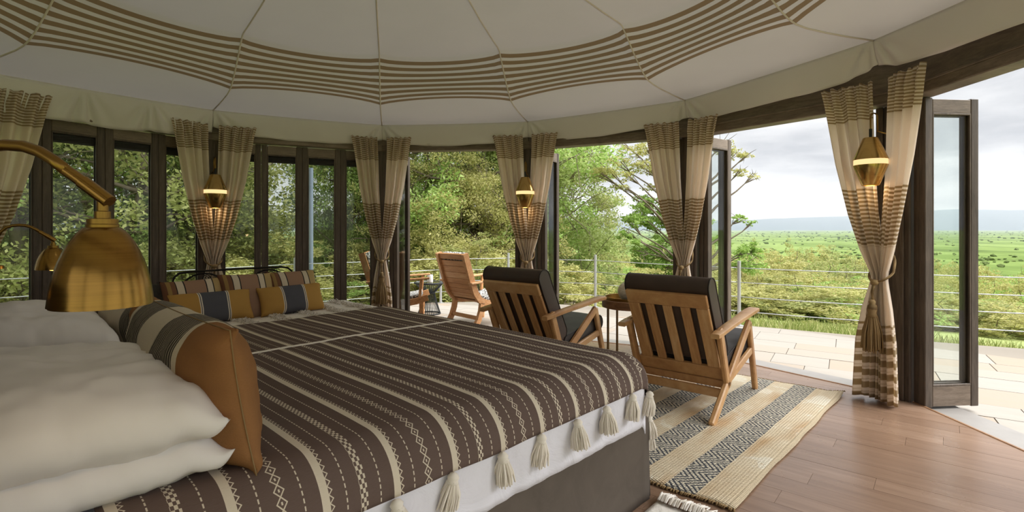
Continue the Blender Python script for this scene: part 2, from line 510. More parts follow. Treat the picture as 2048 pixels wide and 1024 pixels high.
M_SILL = Mt('grey sill stone', .5, .3); M_SILL.col(M_SILL.mix('#85807a', '#96908a', M_SILL.noise(M_SILL.coord('Object'), 12, 4)))
M_PAVE = Mt('pale sandstone', .75, .2)
v = M_PAVE.coord('Object', (1, 5, 1)); a = M_PAVE.noise(v, 2.2, 5, .6, .8); r = M_PAVE.rand(); b = M_PAVE.noise(M_PAVE.coord('Object'), 30, 4)
c = M_PAVE.mix('#978f84', '#a59d93', a)
c = M_PAVE.mix(c, '#a08465', (r*1.0+a*.55-.80).mx(0)*.9)
M_PAVE.col(c); M_PAVE.bump(b*.5+a*.5, .3, .006)
M_JOINT = Mt('sand joint', .9, .1).col('#90877b')
M_STONE = Mt('grey boulder', .9, .1); M_STONE.col(M_STONE.mix('#86796a', '#a89a88', M_STONE.noise(M_STONE.coord('Object'), 6, 4)))
M_MARB = Mt('banded onyx', .3, .5)
w_ = M_MARB.noise(M_MARB.coord('Object', (3, 3, 9)), 2.0, 3, .5, 1.6)
M_MARB.col(M_MARB.ramp(w_, [(.35, '#bda98a'), (.47, '#e6dccb'), (.55, '#cfc0a6'), (.7, '#efe8da')]))
M_WAX = Mt('white candle wax', .6, .3).col('#f2efe8')
M_RATT = Mt('black outdoor cord', .6, .3).col('#2b2d2e')
M_FLOR = Mt('speckled outdoor fabric', .9, .1)
M_FLOR.col(M_FLOR.mix('#55524e', '#c9c6c0', M_FLOR.noise(M_FLOR.coord('Object'), 45, 2).gt(.5)))
M_POLE = Mt('grey painted pole', .5, .3).col('#7d8798')

def glow(name, col, st):
    m = bpy.data.materials.new(name); m.use_nodes = True; t = m.node_tree; t.nodes.clear()
    o = t.nodes.new('ShaderNodeOutputMaterial'); e = t.nodes.new('ShaderNodeEmission'); e.inputs[0].default_value = C(col); e.inputs[1].default_value = st
    t.links.new(e.outputs[0], o.inputs[0]); return m
M_GLOW = glow('lit lamp diffuser', '#f0c88e', .75)
M_BULB = glow('lit bulb', '#ffc060', 2.2)

def leaf_mat(name, a, b, c, tr=.5):
    m = Mt(name, .6, .2); i = m.island()
    n = m.noise(m.world(), .9, 3)
    m.col(m.ramp(i*.6+n*.55-.08, [(.15, a), (.5, b), (.85, c)])); m.translucent(tr)
    return m
M_LEAF = [leaf_mat('deep green leaves', '#788648', '#a6b46a', '#cdd795'), leaf_mat('olive green leaves', '#7d854c', '#a6ab68', '#cbca8f'),
          leaf_mat('yellow green leaves', '#8f9150', '#b9b670', '#dbd39a'), leaf_mat('fresh green leaves', '#7d9a48', '#a6c268', '#cbdd94')]
M_BUSH = Mt('distant bush leaves', .9, .05); M_BUSH.col(M_BUSH.mix('#55663a', '#84915a', M_BUSH.island()))
M_BARK = Mt('grey bark', .9, .1); M_BARK.col(M_BARK.mix('#5d5145', '#8d8172', M_BARK.noise(M_BARK.coord('Object', (6, 6, 1.5)), 4, 4)))
M_GRASS = Mt('grass blades', .8, .1); M_GRASS.col(M_GRASS.ramp(M_GRASS.island(), [(.1, '#737f42'), (.5, '#959f58'), (.9, '#bdb983')])); M_GRASS.translucent(.3)
M_LAND = Mt('savanna ground', .95, .05)
v = M_LAND.world(); a = M_LAND.noise(v, .9, 5); b = M_LAND.noise(M_LAND.world((.004, .0016, .004)), 1, 6, .6); d = M_LAND.noise(M_LAND.world((.02, .008, .02)), 1, 4, .6)
c = M_LAND.mix('#7c8650', '#a3ab6e', a)
far = M_LAND.ramp(b*.6+d*.4, [(.36, '#46552a'), (.48, '#64773a'), (.58, '#7e9050'), (.72, '#586634')])
_, wy, _ = M_LAND.sep(M_LAND.world())
M_LAND.col(M_LAND.mix(c, far, wy.sm(40, 160)))
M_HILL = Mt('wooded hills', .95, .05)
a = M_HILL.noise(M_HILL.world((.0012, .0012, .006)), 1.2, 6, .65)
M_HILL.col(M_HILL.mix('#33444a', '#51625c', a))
# ------------------------------------------------------------------ the room ring
T_ = [(-3.795, 3.49), (-2.93, 5.0), (-1.445, 5.73), (.197, 5.551), (1.674, 4.815), (2.649, 3.484), (2.62, 1.84), (2.15, .25), (1.0, -.95),
      (-.6, -1.35), (-2.2, -.9), (-3.4, .45), (-3.88, 1.95)]
T_ = [Vector(t) for t in T_]
NR = len(T_)
CEN = Vector((-.62, 2.2))
def inward(i, d):
    p = T_[i]; n = (CEN-p).normalized(); return p+n*d

# floor: boards clipped to the ring
floor = thing('floor', 'warm brown wooden floorboards of the round tent room', kind='structure')
ring_out = [t+(t-CEN).normalized()*.02 for t in T_]
def clip_poly(pts, ring):
    """convex clip of pts (list of Vector2) by the clockwise/ccw ring"""
    area = sum(ring[i].x*ring[(i+1) % len(ring)].y-ring[(i+1) % len(ring)].x*ring[i].y for i in range(len(ring)))
    sg = 1 if area > 0 else -1
    for i in range(len(ring)):
        a, b = ring[i], ring[(i+1) % len(ring)]; e = b-a
        out = []
        for j in range(len(pts)):
            p, q = pts[j], pts[(j+1) % len(pts)]
            dp = sg*(e.x*(p.y-a.y)-e.y*(p.x-a.x)); dq = sg*(e.x*(q.y-a.y)-e.y*(q.x-a.x))
            if dp >= 0: out.append(p)
            if (dp >= 0) != (dq >= 0): out.append(p+(q-p)*(dp/(dp-dq)))
        pts = out
        if len(pts) < 3: return []
    return pts
rnd = random.Random(3)
fa = math.radians(-40); fd = Vector((math.cos(fa), math.sin(fa))); fn = Vector((-fd.y, fd.x))
PW = .134
for row in range(-34, 34):
    x = -5.5+rnd.random()*1.2
    while x < 5.5:
        L = 1.1+rnd.random()*.8
        g = .0006
        c = [CEN+fd*(x+g)+fn*(row*PW+g), CEN+fd*(x+L-g)+fn*(row*PW+g), CEN+fd*(x+L-g)+fn*((row+1)*PW-g), CEN+fd*(x+g)+fn*((row+1)*PW-g)]
        x += L
        pl = clip_poly(c, ring_out)
        if len(pl) < 3: continue
        ctr = sum(pl, Vector((0, 0)))/len(pl)
        if ctr.y < -.1: continue
        Mi = Matrix.Rotation(-fa, 2)
        o = obj('floor_board', MB().poly_prism([Mi @ (p-ctr) for p in pl], -.02, rnd.random()*.0006), M_FLOOR, floor, smooth=0, loc=(ctr.x, ctr.y, 0), rot=(0, 0, fa))
obj('subfloor', MB().poly_prism([t*1.0 for t in T_][::-1], -.12, -.021), M_DARK, floor, smooth=0)

# ------------------------------------------------------------------ posts, header beams, sills
for i in range(NR):
    p = T_[i]; d = (CEN-p).normalized(); ang = math.atan2(d.y, d.x)
    t = thing('trim_%d' % (i+1), ('dark timber post %s' % {0: 'behind the curtain at the left edge', 1: 'behind the sconce by the daybed', 2: 'between the closed windows and the first open bay',
              3: 'behind the middle sconce and curtains', 4: 'behind the curtains by the near lounge chair', 5: 'behind the large tasselled curtains'}.get(i, 'of the tent wall outside the view')), kind='structure', loc=(p.x, p.y, 0), rotz=ang)
    mb = MB().box((0, 0, 1.12), (.10, .14, 2.28), .008); obj('post', mb, M_DARK, t)
    mb = MB().box((.056, 0, 1.12), (.012, .07, 2.24), .004); obj('cover_strip', mb, M_DARK, t)
HEAD = 2.0
OPEN = {2: 'over the doorway to the deck with the planter chair', 3: 'over the doorway beside the middle sconce', 4: 'over the doorway behind the near lounge chair', 5: 'over the rightmost doorway', 6: 'over the doorway beside the camera', 7: 'over the first doorway behind the camera', 8: 'over the second doorway behind the camera', 9: 'over the third doorway behind the camera'}
GLZ = {12: 'beyond the left edge', 0: 'over the windows left of the daybed', 1: 'over the windows behind the daybed'}
for i in list(range(0, 10))+[12]:
    a, b = T_[i], T_[(i+1) % NR]; d = (b-a).normalized(); n = Vector((d.y, -d.x))
    if n.dot(CEN-a) < 0: n = -n
    t = thing('trim_%d' % (20+i), 'dark timber header beam %s' % {**OPEN, **GLZ}[i], kind='structure')
    def bar(z0, z1, din, w, name):
        m = MB().beam((a.x+n.x*din, a.y+n.y*din, (z0+z1)/2), (b.x+n.x*din, b.y+n.y*din, (z0+z1)/2), w, z1-z0, b=.006)
        obj(name, m, M_DARKH, t)
    bar(2.075, 2.34, .01, .10, 'beam'); bar(HEAD, 2.07, -.005, .14, 'head_rail'); bar(2.065, 2.082, .03, .09, 'moulding')
    s = thing('trim_%d' % (40+i), 'pale grey stone door sill %s' % {**OPEN, **GLZ}[i].replace('over', 'under'), kind='structure')
    o_ = -n
    q = [a+o_*.02, b+o_*.02, b+o_*.27, a+o_*.27]
    obj('sill', MB().poly_prism(q if (q[1]-q[0]).cross(q[2]-q[1]) > 0 else q[::-1], -.08, -.018), M_SILL, s, smooth=0)
    m = MB().beam((a.x+o_.x*.012, a.y+o_.y*.012, -.006), (b.x+o_.x*.012, b.y+o_.y*.012, -.006), .022, .022, b=.005)
    obj('floor_nosing', m, M_TRAY, s)

# plain canvas walls behind the bed head and camera (out of view)
for i in (10, 11):
    a, b = T_[i], T_[(i+1) % NR]
    m = MB().grid(lambda u, v: (a.x+(b.x-a.x)*u, a.y+(b.y-a.y)*u, v*2.35), 8, 8)
    o = obj('wall_back_%d' % (i-9), m, M_VAL); tag(o, 'canvas wall behind the bed head outside the view, section %s' % 'abcde'[i-7], kind='structure')
    sm = o.modifiers.new('thick', 'SOLIDIFY'); sm.thickness = .02

# ------------------------------------------------------------------ folding door leaves
LW, LT = .385, .045
door_n = [0]
def leaf(a, d, label, w=LW, glass=M_GLASS, roll=False, handle=0, z0=-.012, frame=M_DARK):
    """a: 2d hinge point, d: unit 2d direction of the leaf"""
    door_n[0] += 1
    ang = math.atan2(d.y, d.x)
    t = thing('door_%d' % door_n[0], label, kind='structure', loc=(a.x, a.y, z0), rotz=ang)
    h = HEAD-z0-.012; sw = .056
    for x in (sw/2, w-sw/2):
        obj('stile', MB().box((x, 0, h/2+.006), (sw-.001, LT, h), .004), frame, t)
    obj('rail', MB().box((w/2, 0, h-.045), (w-2*sw, LT-.004, .088), .003), M_DARKH, t)
    obj('rail', MB().box((w/2, 0, .076), (w-2*sw, LT-.004, .13), .003), M_DARKH, t)
    mb = MB()
    for s in (-1, 1):
        mb.box((w/2, s*.016, .147), (w-2*sw, .012, .014), .004); mb.box((w/2, s*.016, h-.095), (w-2*sw, .012, .014), .004)
        for x in (sw+.004, w-sw-.004): mb.box((x, s*.016, (h+.06)/2), (.009, .012, h-.25), .004)
    obj('glazing_bead', mb, M_DARK, t)
    obj('pane', MB().box((w/2, 0, (h+.055)/2), (w-2*sw+.004, .006, h-.235), .001), glass, t)
    if roll:
        mb = MB().tube([(sw+.004, .03, h-.135), (w-sw-.004, .03, h-.135)], .033, 10); mb.box((w/2, .03, h-.105), (w-2*sw, .05, .05), .004)
        obj('rolled_screen', mb, M_SCREEN, t)
    if handle:
        mb = MB().box((w-.03, handle*.026, 1.0), (.018, .012, .13), .003); mb.box((w-.03, handle*.045, 1.04), (.012, .03, .02), .003); mb.box((w-.03, handle*.045, .96), (.012, .03, .02), .003)
        obj('latch', mb, M_BLACK, t)
    return t
ordn = ['first', 'second', 'third', 'fourth']
for i, nm in ((12, 'of the bay beyond the left edge'), (0, 'left of the daybed'), (1, 'behind the daybed')):
    a, b = T_[i], T_[(i+1) % NR]; L = (b-a).length; d = (b-a)/L; w = (L-.13)/4
    for k in range(4):
        leaf(a+d*(.065+k*w), d, 'closed dark timber glazed door leaf %s, %s from the left' % (nm, ordn[k]), w-.0004, M_SCRG, roll=True)
bayname = {2: 'at the deck doorway with the planter chair', 3: 'at the doorway beside the middle sconce', 4: 'behind the near lounge chair', 5: 'at the right edge of the view', 6: 'beside the camera'}
for i in (2, 3, 4, 5, 6):
    a, b = T_[i], T_[(i+1) % NR]; L = (b-a).length; d = (b-a)/L; n = Vector((d.y, -d.x))
    if n.dot(CEN-a) > 0: n = -n
    for k in range(2):
        dev = math.radians({2: -6, 3: -2, 4: 0, 5: 10, 6: 0}[i]*(.4+.3*k)-(k-1)*1.0)
        dd = Vector((n.x*math.cos(dev)-n.y*math.sin(dev), n.x*math.sin(dev)+n.y*math.cos(dev)))
        leaf(a+d*(.098+k*.049)+n*.01, dd, 'open folded-back glazed door leaf %s, %s in its stack' % (bayname[i], ['inner', 'outer'][k]), LW, handle=(1 if k == 1 else 0))
    for k in range(2):
        leaf(b-d*(.095+k*.049)+n*.01, n, 'glazed door leaf swung open, right side of doorway %s, %s one' % (bayname[i].replace('at the doorway ', '').replace('at the ', ''), ['inner', 'outer'][k]), LW)

# ------------------------------------------------------------------ ceiling canopy
seam_px = {0: (5, 135), 1: (420, 220), 2: (763, 250), 3: (1058, 243), 4: (1378, 200), 5: (1785, 80)}
SM = []
for i in range(NR):
    p = inward(i, .30 if i == 5 else .14)
    z = CH+(H0-seam_px[i][1])*p.y/F if i in seam_px else 2.36
    SM.append(Vector((p.x, p.y, z)))
PROF = [(1.12, 2.30), (1.0, 2.285), (.92, 2.288), (.86, 2.295), (.81, 2.306), (.782, 2.322), (.765, 2.345), (.748, 2.380), (.730, 2.425), (.712, 2.475), (.693, 2.532), (.674, 2.588), (.655, 2.645), (.64, 2.655), (.58, 2.665),
        (.50, 2.685), (.40, 2.725), (.30, 2.78), (.20, 2.93), (.1, 3.12), (.03, 3.3)]
BAND = []
acc = 0
for k in range(len(PROF)):
    if k: acc += math.hypot((PROF[k][0]-PROF[k-1][0])*3.2, PROF[k][1]-PROF[k-1][1])
    BAND.append(acc)
b0, b1 = BAND[5], BAND[12]
BAND = [(x-b0)/(b1-b0) for x in BAND]
def bumpf(x, c, w): return math.exp(-((x-c)/w)**2)
def rib(i, k):
    t, z = PROF[k]; s = SM[i % NR]
    return Vector((CEN.x+(s.x-CEN.x)*t, CEN.y+(s.y-CEN.y)*t, z+(s.z-2.285)*max(0, min(1, (t-.3)/.7))))
def gore(i, u, k):
    t = PROF[k][0]
    a, b = rib(i, k), rib(i+1, k); p = a.lerp(b, u); bw = (4*u*(1-u))**.8
    g = bumpf(t, .655, .085)
    r = Vector((p.x-CEN.x, p.y-CEN.y))*(1+.088*bw*g)
    z = p.z+bw*(.05*bumpf(t, .80, .10)+.015*bumpf(t, .45, .2)-.01*bumpf(t, 1, .05))
    return Vector((CEN.x+r.x, CEN.y+r.y, z))
ceil = thing('ceiling', 'cream canvas tent canopy with a brown striped band and valance', kind='structure')
NG = 14
for i in range(NR):
    m = MB()
    m.grid(lambda u, v: gore(i, u, round(v*(len(PROF)-1))), NG, len(PROF)-1, uvf=lambda u, v: (u, BAND[round(v*(len(PROF)-1))]))
    o = obj('canopy_panel', m, M_CANV, ceil, smooth=180)
    pts = [rib(i, k)+Vector((0, 0, -.004)) for k in range(1, len(PROF))]
    obj('rib_seam', MB().tube(pts, .006, 6), M_SEAM, ceil, smooth=180)
# valance: short canvas skirt hanging from the seam line
for i in range(NR):
    a, b = SM[i], SM[(i+1) % NR]; L = (b-a).length
    ties = [.4, .68] if i == 0 else []
    def vf(u, v):
        p = gore(i, u, 1); n = Vector((CEN.x-p.x, CEN.y-p.y, 0)).normalized()
        e = min(u, 1-u)*L
        drop = .195+.028*math.sin(u*math.pi)-.04*math.exp(-(e/.12)**2)+.012*nz(u*5, i*3.1)
        if i == 0: drop += .05
        for tt in ties: drop -= .02*math.exp(-((u-tt)/.06)**2)
        y = v*(.016*math.sin(u*L*5+i)+.03*nz(u*3.3+i*7, v*1.2)+.012*nz(u*11+i, v*2))
        for tt in [0.0, 1.0]+ties:
            ee = abs(u-tt)*L; fi = math.atan2(ee, .03+v*.22)
            y += min(1, v*2.2)*.022*math.exp(-(ee/.17)**2)*math.sin(fi*13+tt*3+i)
        y *= 1-math.exp(-(e/.035)**2)
        y -= .05*v*v
        zz = -drop*v
        return (p.x+n.x*y, p.y+n.y*y, p.z+zz)
    o = obj('valance', MB().grid(vf, 120, 10), M_VAL, ceil, smooth=180)
    sm = o.modifiers.new('thick', 'SOLIDIFY'); sm.thickness = .003
    hem = [Vector(vf(k/64, .93))+Vector((0, 0, 0)) for k in range(65)]
    obj('hem_stitch', MB().tube(hem, .0022, 4), M_SEAM, ceil, smooth=180)
    obj('seam_cord', MB().tube([Vector(vf(k/32, 0)) for k in range(33)], .004, 5), M_SEAM, ceil, smooth=180)
# ------------------------------------------------------------------ curtains, tiebacks and sconces
def bay(i):
    a, b = T_[i % NR], T_[(i+1) % NR]; d = (b-a).normalized(); n = Vector((d.y, -d.x))
    if n.dot(CEN-a) < 0: n = -n
    return d, n
ZK = [2.13, 2.05, 1.6, 1.25, 1.0, .86, .82, .76, .62, .4, .02]
X0 = [.050, .048, .035, .012, -.010, -.022, -.024, -.024, -.045, -.055, -.06]
X1 = [.37, .35, .275, .195, .118, .062, .055, .068, .105, .14, .155]
AM = [.012, .022, .028, .028, .026, .022, .02, .022, .028, .032, .034]
def curtain(i, side, label, off=.14, wid=1.0, ztop=2.13):
    d, n = bay(i) if side > 0 else bay(i-1)
    if side < 0: d = -d
    c = inward(i, off); pn = (CEN-T_[i]).normalized()
    ph = i*1.7+side
    zk = np.array(ZK[::-1])
    def f(u, v):
        z = ztop+(.02-ztop)*v
        x0 = np.interp(z, zk, X0[::-1]); x1 = x0+(np.interp(z, zk, X1[::-1])-x0)*wid; am = np.interp(z, zk, AM[::-1])
        # pleats drift a little on their way down
        uu = u+.02*math.sin(z*3+ph)*math.sin(math.pi*u)
        x = x0+(x1-x0)*uu
        w1 = math.sin(2*math.pi*4*uu+ph+.5*math.sin(z*2.2+ph))
        w2 = .35*math.sin(2*math.pi*7*uu+2.1*ph+z)
        y = am*(w1+w2)
        if z > 2.0: y += .008*math.sin(2*math.pi*14*uu)
        k = max(0, min(1, (z-.9)/1.0))               # below the tie the cloth hangs in front of the post
        nn = (pn*(1-k)+n*k)
        zz = z
        if v == 0: zz += .008*math.sin(2*math.pi*5.5*uu)
        if v == 1: zz += .012*nz(u*6, ph)
        return (c.x+d.x*x+nn.x*y, c.y+d.y*x+nn.y*y, zz)
    m = MB().grid(f, 96, 60, uvf=lambda u, v: (u*.9, ztop+(.02-ztop)*v+.006*math.sin(u*9+ph)))
    o = obj('curtain', m, M_CURT, smooth=180)
    sm = o.modifiers.new('thick', 'SOLIDIFY'); sm.thickness = .003
    return tag(o, label, 'curtain', 'striped cotton curtains')
names = {0: 'at the left edge of the room', 1: 'beside the sconce behind the daybed', 2: 'between the windows and the deck doorway', 3: 'beside the middle sconce', 4: 'behind the near lounge chair', 5: 'beside the large sconce at the right'}
for i in range(6):
    off = {5: .22}.get(i, .15)
    if i > 0: curtain(i, -1, 'cream cotton curtain with brown stripe bands %s, left half' % names[i], off, {2: .85, 5: 1.0}.get(i, 1.0))
    curtain(i, 1, 'cream cotton curtain with brown stripe bands %s, right half' % names[i], off, {0: 1.3, 2: .85, 3: .9, 4: .9}.get(i, 1.0))
def tassel_mesh(name, L, r, n, seed):
    rd = random.Random(seed); m = MB()
    m.lathe([(.0, 0), (r*.35, -.004*L/.1), (r*.55, -.13*L), (r*.45, -.22*L), (r*.6, -.27*L), (r*.35, -.30*L), (0, -.31*L)], 10)
    for k in range(n):
        a = k*2.399; rr = math.sqrt((k+.5)/n)
        p0 = Vector((math.cos(a)*r*.4*rr, math.sin(a)*r*.4*rr, -.22*L))
        p2 = Vector((math.cos(a)*r*1.0*rr*(.8+.4*rd.random()), math.sin(a)*r*rr*(.8+.4*rd.random()), -L*(.93+.1*rd.random())))
        p1 = p0.lerp(p2, .5)+Vector((math.cos(a)*r*.22*rr+(rd.random()-.5)*r*.15, math.sin(a)*r*.22*rr+(rd.random()-.5)*r*.15, 0))
        m.tube([p0, p1, p2], [r*.1, r*.11, r*.08], 4, cap=False)
    return m.mesh(name, 180)
TB_BIG = tassel_mesh('tassel', .31, .055, 90, 1); TB_BIG.materials.append(M_TASS.m)
for i in range(6):
    off = {5: .22}.get(i, .15)
    c = inward(i, off); d = (CEN-T_[i]).normalized(); ang = math.atan2(d.y, d.x)+math.pi/2
    t = thing('curtain_tieback', 'twisted rope tieback with jute tassel around the curtains %s' % names[i], 'tieback', (c.x, c.y, .815), ang-math.pi, 'rope curtain tiebacks')
    # local: -y... +y is inward after this rotation
    pts = []
    for k in range(28):
        a = 2*math.pi*k/28
        pts.append((.072*math.cos(a), .064*math.sin(a), .095*(1-math.sin(a))-.03*abs(math.cos(a))*(1-abs(math.sin(a)))-.015))
    obj('rope', MB().tube(pts, .0075, 7, closed=True), M_ROPE, t, smooth=180)
    m = MB(); m.lathe([(0, -.02), (.018, -.014), (.024, 0), (.018, .014), (0, .02)], 12); m.tube([(-.02, 0, .012), (.0, .018, 0), (.02, 0, -.012)], .007, 6)
    obj('knot', m, M_ROPE, t, smooth=180, loc=(0, .072, -.018))
    obj('cord', MB().tube([(0, .078, -.03), (.004, .088, -.08), (-.004, .092, -.14)], .008, 7), M_ROPE, t, smooth=180)
    m = MB().lathe([(0, .012), (.012, .01), (.02, -.004), (.017, -.02), (.026, -.03), (.03, -.05), (.026, -.075), (.012, -.085), (0, -.085)], 16)
    obj('tassel_head', m, M_ROPE, t, smooth=180, loc=(0, .094, -.14))
    o = obj('tassel', TB_BIG, M_TASS, t, loc=(0, .096, -.155))

def sconce(i, zb, label, off=.26):
    c = inward(i, off); d = (CEN-T_[i]).normalized(); ang = math.atan2(d.y, d.x)
    t = thing('wall_sconce', label, 'sconce', (c.x, c.y, zb), ang, 'brass wall sconces')
    m = MB().lathe([(.036, .31), (.040, .312), (.044, .309), (.097, .172), (.097, .168), (.093, .168), (.040, .302), (.0, .304)], 40); obj('upper_shade', m, M_BRASS, t, smooth=60)
    m = MB().lathe([(.092, .134), (.0965, .134), (.0965, .130), (.050, .002), (.046, 0), (.045, .004), (.090, .130)], 40); obj('lower_shade', m, M_BRASS, t, smooth=60)
    m = MB().lathe([(.094, .168), (.0945, .134)], 40); obj('diffuser', m, M_GLOW, t, smooth=180)
    m = MB().lathe([(.044, .012), (.0, .012)], 24); obj('bulb', m, M_BULB, t, smooth=180)
    e = -off+.055
    pts = [(0, 0, .31), (0, 0, .40), (0, 0, .45), (-.008, 0, .468), (-.025, 0, .475), (-.05, 0, .475), (-.065, 0, .46), (-.066, 0, .43), (-.066, 0, .36), (e+.02, 0, .34), (e, 0, .34)]
    obj('arm', MB().tube(pts, .005, 8), M_BRASSP, t, smooth=180)
    m = MB().box((e-.004, 0, .34), (.016, .05, .09), .003); obj('back_plate', m, M_BRASSP, t); obj('socket', MB().tube([(0, 0, .312), (0, 0, .37)], .009, 10), M_BLACK, t)
    l = bpy.data.lights.new('sconce_light', 'POINT'); l.energy = .35; l.color = (1, .72, .42); l.shadow_soft_size = .03
    lo = link(bpy.data.objects.new('sconce_light', l), t); lo.location = (0, 0, -.02)
sconce(1, 1.34, 'brass double-cone wall sconce between the curtains behind the daybed')
sconce(3, 1.365, 'brass double-cone wall sconce between the middle curtains above the lounge chair')
sconce(5, 1.43, 'large-looking brass double-cone wall sconce on the tasselled curtains at the right', .33)

# ------------------------------------------------------------------ cushions
def cushion(w, h, t, n=22, pinch=.05, wr=.006, seed=0, ridge=None, power=3.2, sag=0.0, sq=.5):
    m = MB(); N = n
    idx = {}
    vs = []; uv = []
    for side in (1, -1):
        for j in range(N+1):
            for i in range(N+1):
                if side < 0 and (i in (0, N) or j in (0, N)):
                    idx[(side, i, j)] = idx[(1, i, j)]; continue
                a, b = -math.cos(math.pi*i/N), -math.cos(math.pi*j/N)
                a = .55*a+.45*(2*i/N-1); b = .55*b+.45*(2*j/N-1)
                x = w/2*a*(1-pinch*(1-b*b)); y = h/2*b*(1-pinch*(1-a*a))
                th = max(0, (1-abs(a)**power)*(1-abs(b)**power))**sq
                z = side*t/2*th
                k = 1-min(1, max(abs(a), abs(b)))**6
                z += wr*k*(nz(x*9+seed, y*9, side*3.1)+.6*nz(x*21+seed, y*21, side))*th**.3
                # pinched corner creases
                cz = (abs(a)*abs(b))**3
                z += cz*wr*1.2*math.sin(a*b*14+seed)
                if wr > .008: z += wr*.9*(max(abs(a), abs(b))**3)*th**.4*(nz(x*34+seed, y*7, 2)*abs(b)+nz(x*7, y*34+seed, 5)*abs(a))
                if ridge is not None: z += side*.007*k*math.exp(-((x-ridge)/.013)**2)
                z -= sag*(a*a*.6+b*b*.4)
                idx[(side, i, j)] = len(vs); vs.append((x, y, z)); uv.append(((a+1)/2, (b+1)/2))
    fs = []
    for j in range(N):
        for i in range(N):
            fs.append([idx[(1, i, j)], idx[(1, i+1, j)], idx[(1, i+1, j+1)], idx[(1, i, j+1)]])
            fs.append([idx[(-1, i, j)], idx[(-1, i, j+1)], idx[(-1, i+1, j+1)], idx[(-1, i+1, j)]])
    m.add(vs, fs, uv)
    return m
def edge_loop(w, h, pinch, n=20):
    pts = []
    for (a0, b0, a1, b1) in ((-1, -1, 1, -1), (1, -1, 1, 1), (1, 1, -1, 1), (-1, 1, -1, -1)):
        for k in range(n):
            a = a0+(a1-a0)*k/n; b = b0+(b1-b0)*k/n
            pts.append((w/2*a*(1-pinch*(1-b*b)), h/2*b*(1-pinch*(1-a*a)), 0))
    return pts

# ------------------------------------------------------------------ the bed
BANG = math.radians(46); BF = Vector((.594, 2.193))
BE = Vector((math.cos(BANG), math.sin(BANG))); BW = Vector((-math.sin(BANG), math.cos(BANG)))
BL, BWID, ZT = 2.05, 2.02, .607
def bl(x, y, z=0): p = BF+BE*x+BW*y; return Vector((p.x, p.y, z))
bed = thing('bed', 'wide double bed with taupe suede skirt under the brown striped throw', 'bed', (BF.x, BF.y, 0), BANG)
obj('base', MB().box((-BL/2, BWID/2, .19), (BL-.06, BWID-.06, .30), .02), M_SKIRT, bed)
obj('mattress', MB().box((-BL/2, BWID/2, .455), (BL-.05, BWID-.05, .24), .05), M_LINEN, bed)
def skirt(p0, p1, seed):
    p0, p1 = Vector(p0), Vector(p1); d = p1-p0; n = Vector((d.y, -d.x)).normalized()
    def f(u, v):
        p = p0+d*u; w = (v**1.2)*(.02*nz(u*5+seed, 0)+.008*math.sin(u*17+seed))+.014*v
        return (p.x+n.x*w, p.y+n.y*w, .40-v*.396)
    return MB().grid(f, 40, 10)
for k, (p0, p1) in enumerate((((-BL, .012), (-.012, .012)), ((-.012, .012), (-.012, BWID-.01)), ((-.01, BWID-.01), (-BL, BWID-.01)))):
    o = obj('skirt_panel', skirt(p0, p1, k*3.3), M_SKIRT, bed, smooth=180)
    sm = o.modifiers.new('thick', 'SOLIDIFY'); sm.thickness = .004
obj('headboard', MB().box((-BL-.05, BWID/2, .55), (.07, BWID+.5, 1.1), .02), M_CHAR, bed)

def drape(a, b, rho, top, grow=0.0, bl_=BL, seed=0.0, rip=.006):
    """cloth point (a along the bed, b across) laid over the bed block"""
    xi, y0, y1 = -rho, rho, BWID-rho
    dx = max(0, a-xi); dy = min(0, b-y0) if b < y0 else max(0, b-y1)
    r = math.hypot(dx, dy)
    if r < 1e-9: return [a, b, top], 0, (0, 0)
    ux, uy = dx/r, dy/r
    q = rho*math.pi/2
    if r < q: ho, dn = rho*math.sin(r/rho), rho*(1-math.cos(r/rho))
    else: ho, dn = rho, rho+(r-q)
    ho += grow*min(1, r/q)
    return [min(a, xi)+ux*ho, max(min(b, y1), y0)+uy*ho, top-dn], r, (ux, uy)
def undul(x, y): return .007*nz(x*2.1, y*2.1, 1.3)+.004*nz(x*5, y*1.2, 4.0)+.012*math.sin(max(0, min(1, y/BWID))*math.pi)*.6
# white duvet
def duv(u, v):
    a = -1.98+u*(1.98+.30); b = -.225+v*(BWID+.45)
    p, r, (ux, uy) = drape(a, b, .09, ZT-.012, .006)
    w = .010*nz(a*7, b*2, 3)+.007*nz(a*16, b*5, 1)
    if r > 0: p[0] += ux*w*min(1, r/.15); p[1] += uy*w*min(1, r/.15); p[2] += .012*nz(a*3, 9)*min(1, r/.2)
    p[2] += undul(p[0], p[1])
    return p
duvet = obj('duvet', MB().grid(duv, 110, 110), M_DUVET, None, smooth=180, loc=(BF.x, BF.y, 0), rot=(0, 0, BANG))
tag(duvet, 'white cotton duvet hanging below the brown throw on the bed', 'duvet')
sm = duvet.modifiers.new('thick', 'SOLIDIFY'); sm.thickness = .02; sm.offset = -1
# brown throw
RHO = .115
TA0, TA1, TB0, TB1 = -1.84, .26, RHO-.195, BWID+.16
def thr(a, b):
    p, r, (ux, uy) = drape(a, b, RHO, ZT+.014, .012)
    if r > 0:
        w = .006*nz(a*6+2, b*6)*min(1, r/.15)
        p[0] += ux*w; p[1] += uy*w
        if ux > .3 and uy < -.3: p[0] += .01; p[1] -= .01
    p[2] += undul(p[0], p[1])
    return p
throw = thing('throw_blanket', 'brown woven throw with cream stripes and tassels spread over the bed', 'throw', (BF.x, BF.y, 0), BANG)
m = MB().grid(lambda u, v: thr(TA0+u*(TA1-TA0), TB0+v*(TB1-TB0)), 150, 150, uvf=lambda u, v: (-(TA0+u*(TA1-TA0)), TB0+v*(TB1-TB0)))
o = obj('woven_cloth', m, M_BLANK, throw, smooth=180); sm = o.modifiers.new('thick', 'SOLIDIFY'); sm.thickness = .004; sm.offset = 1
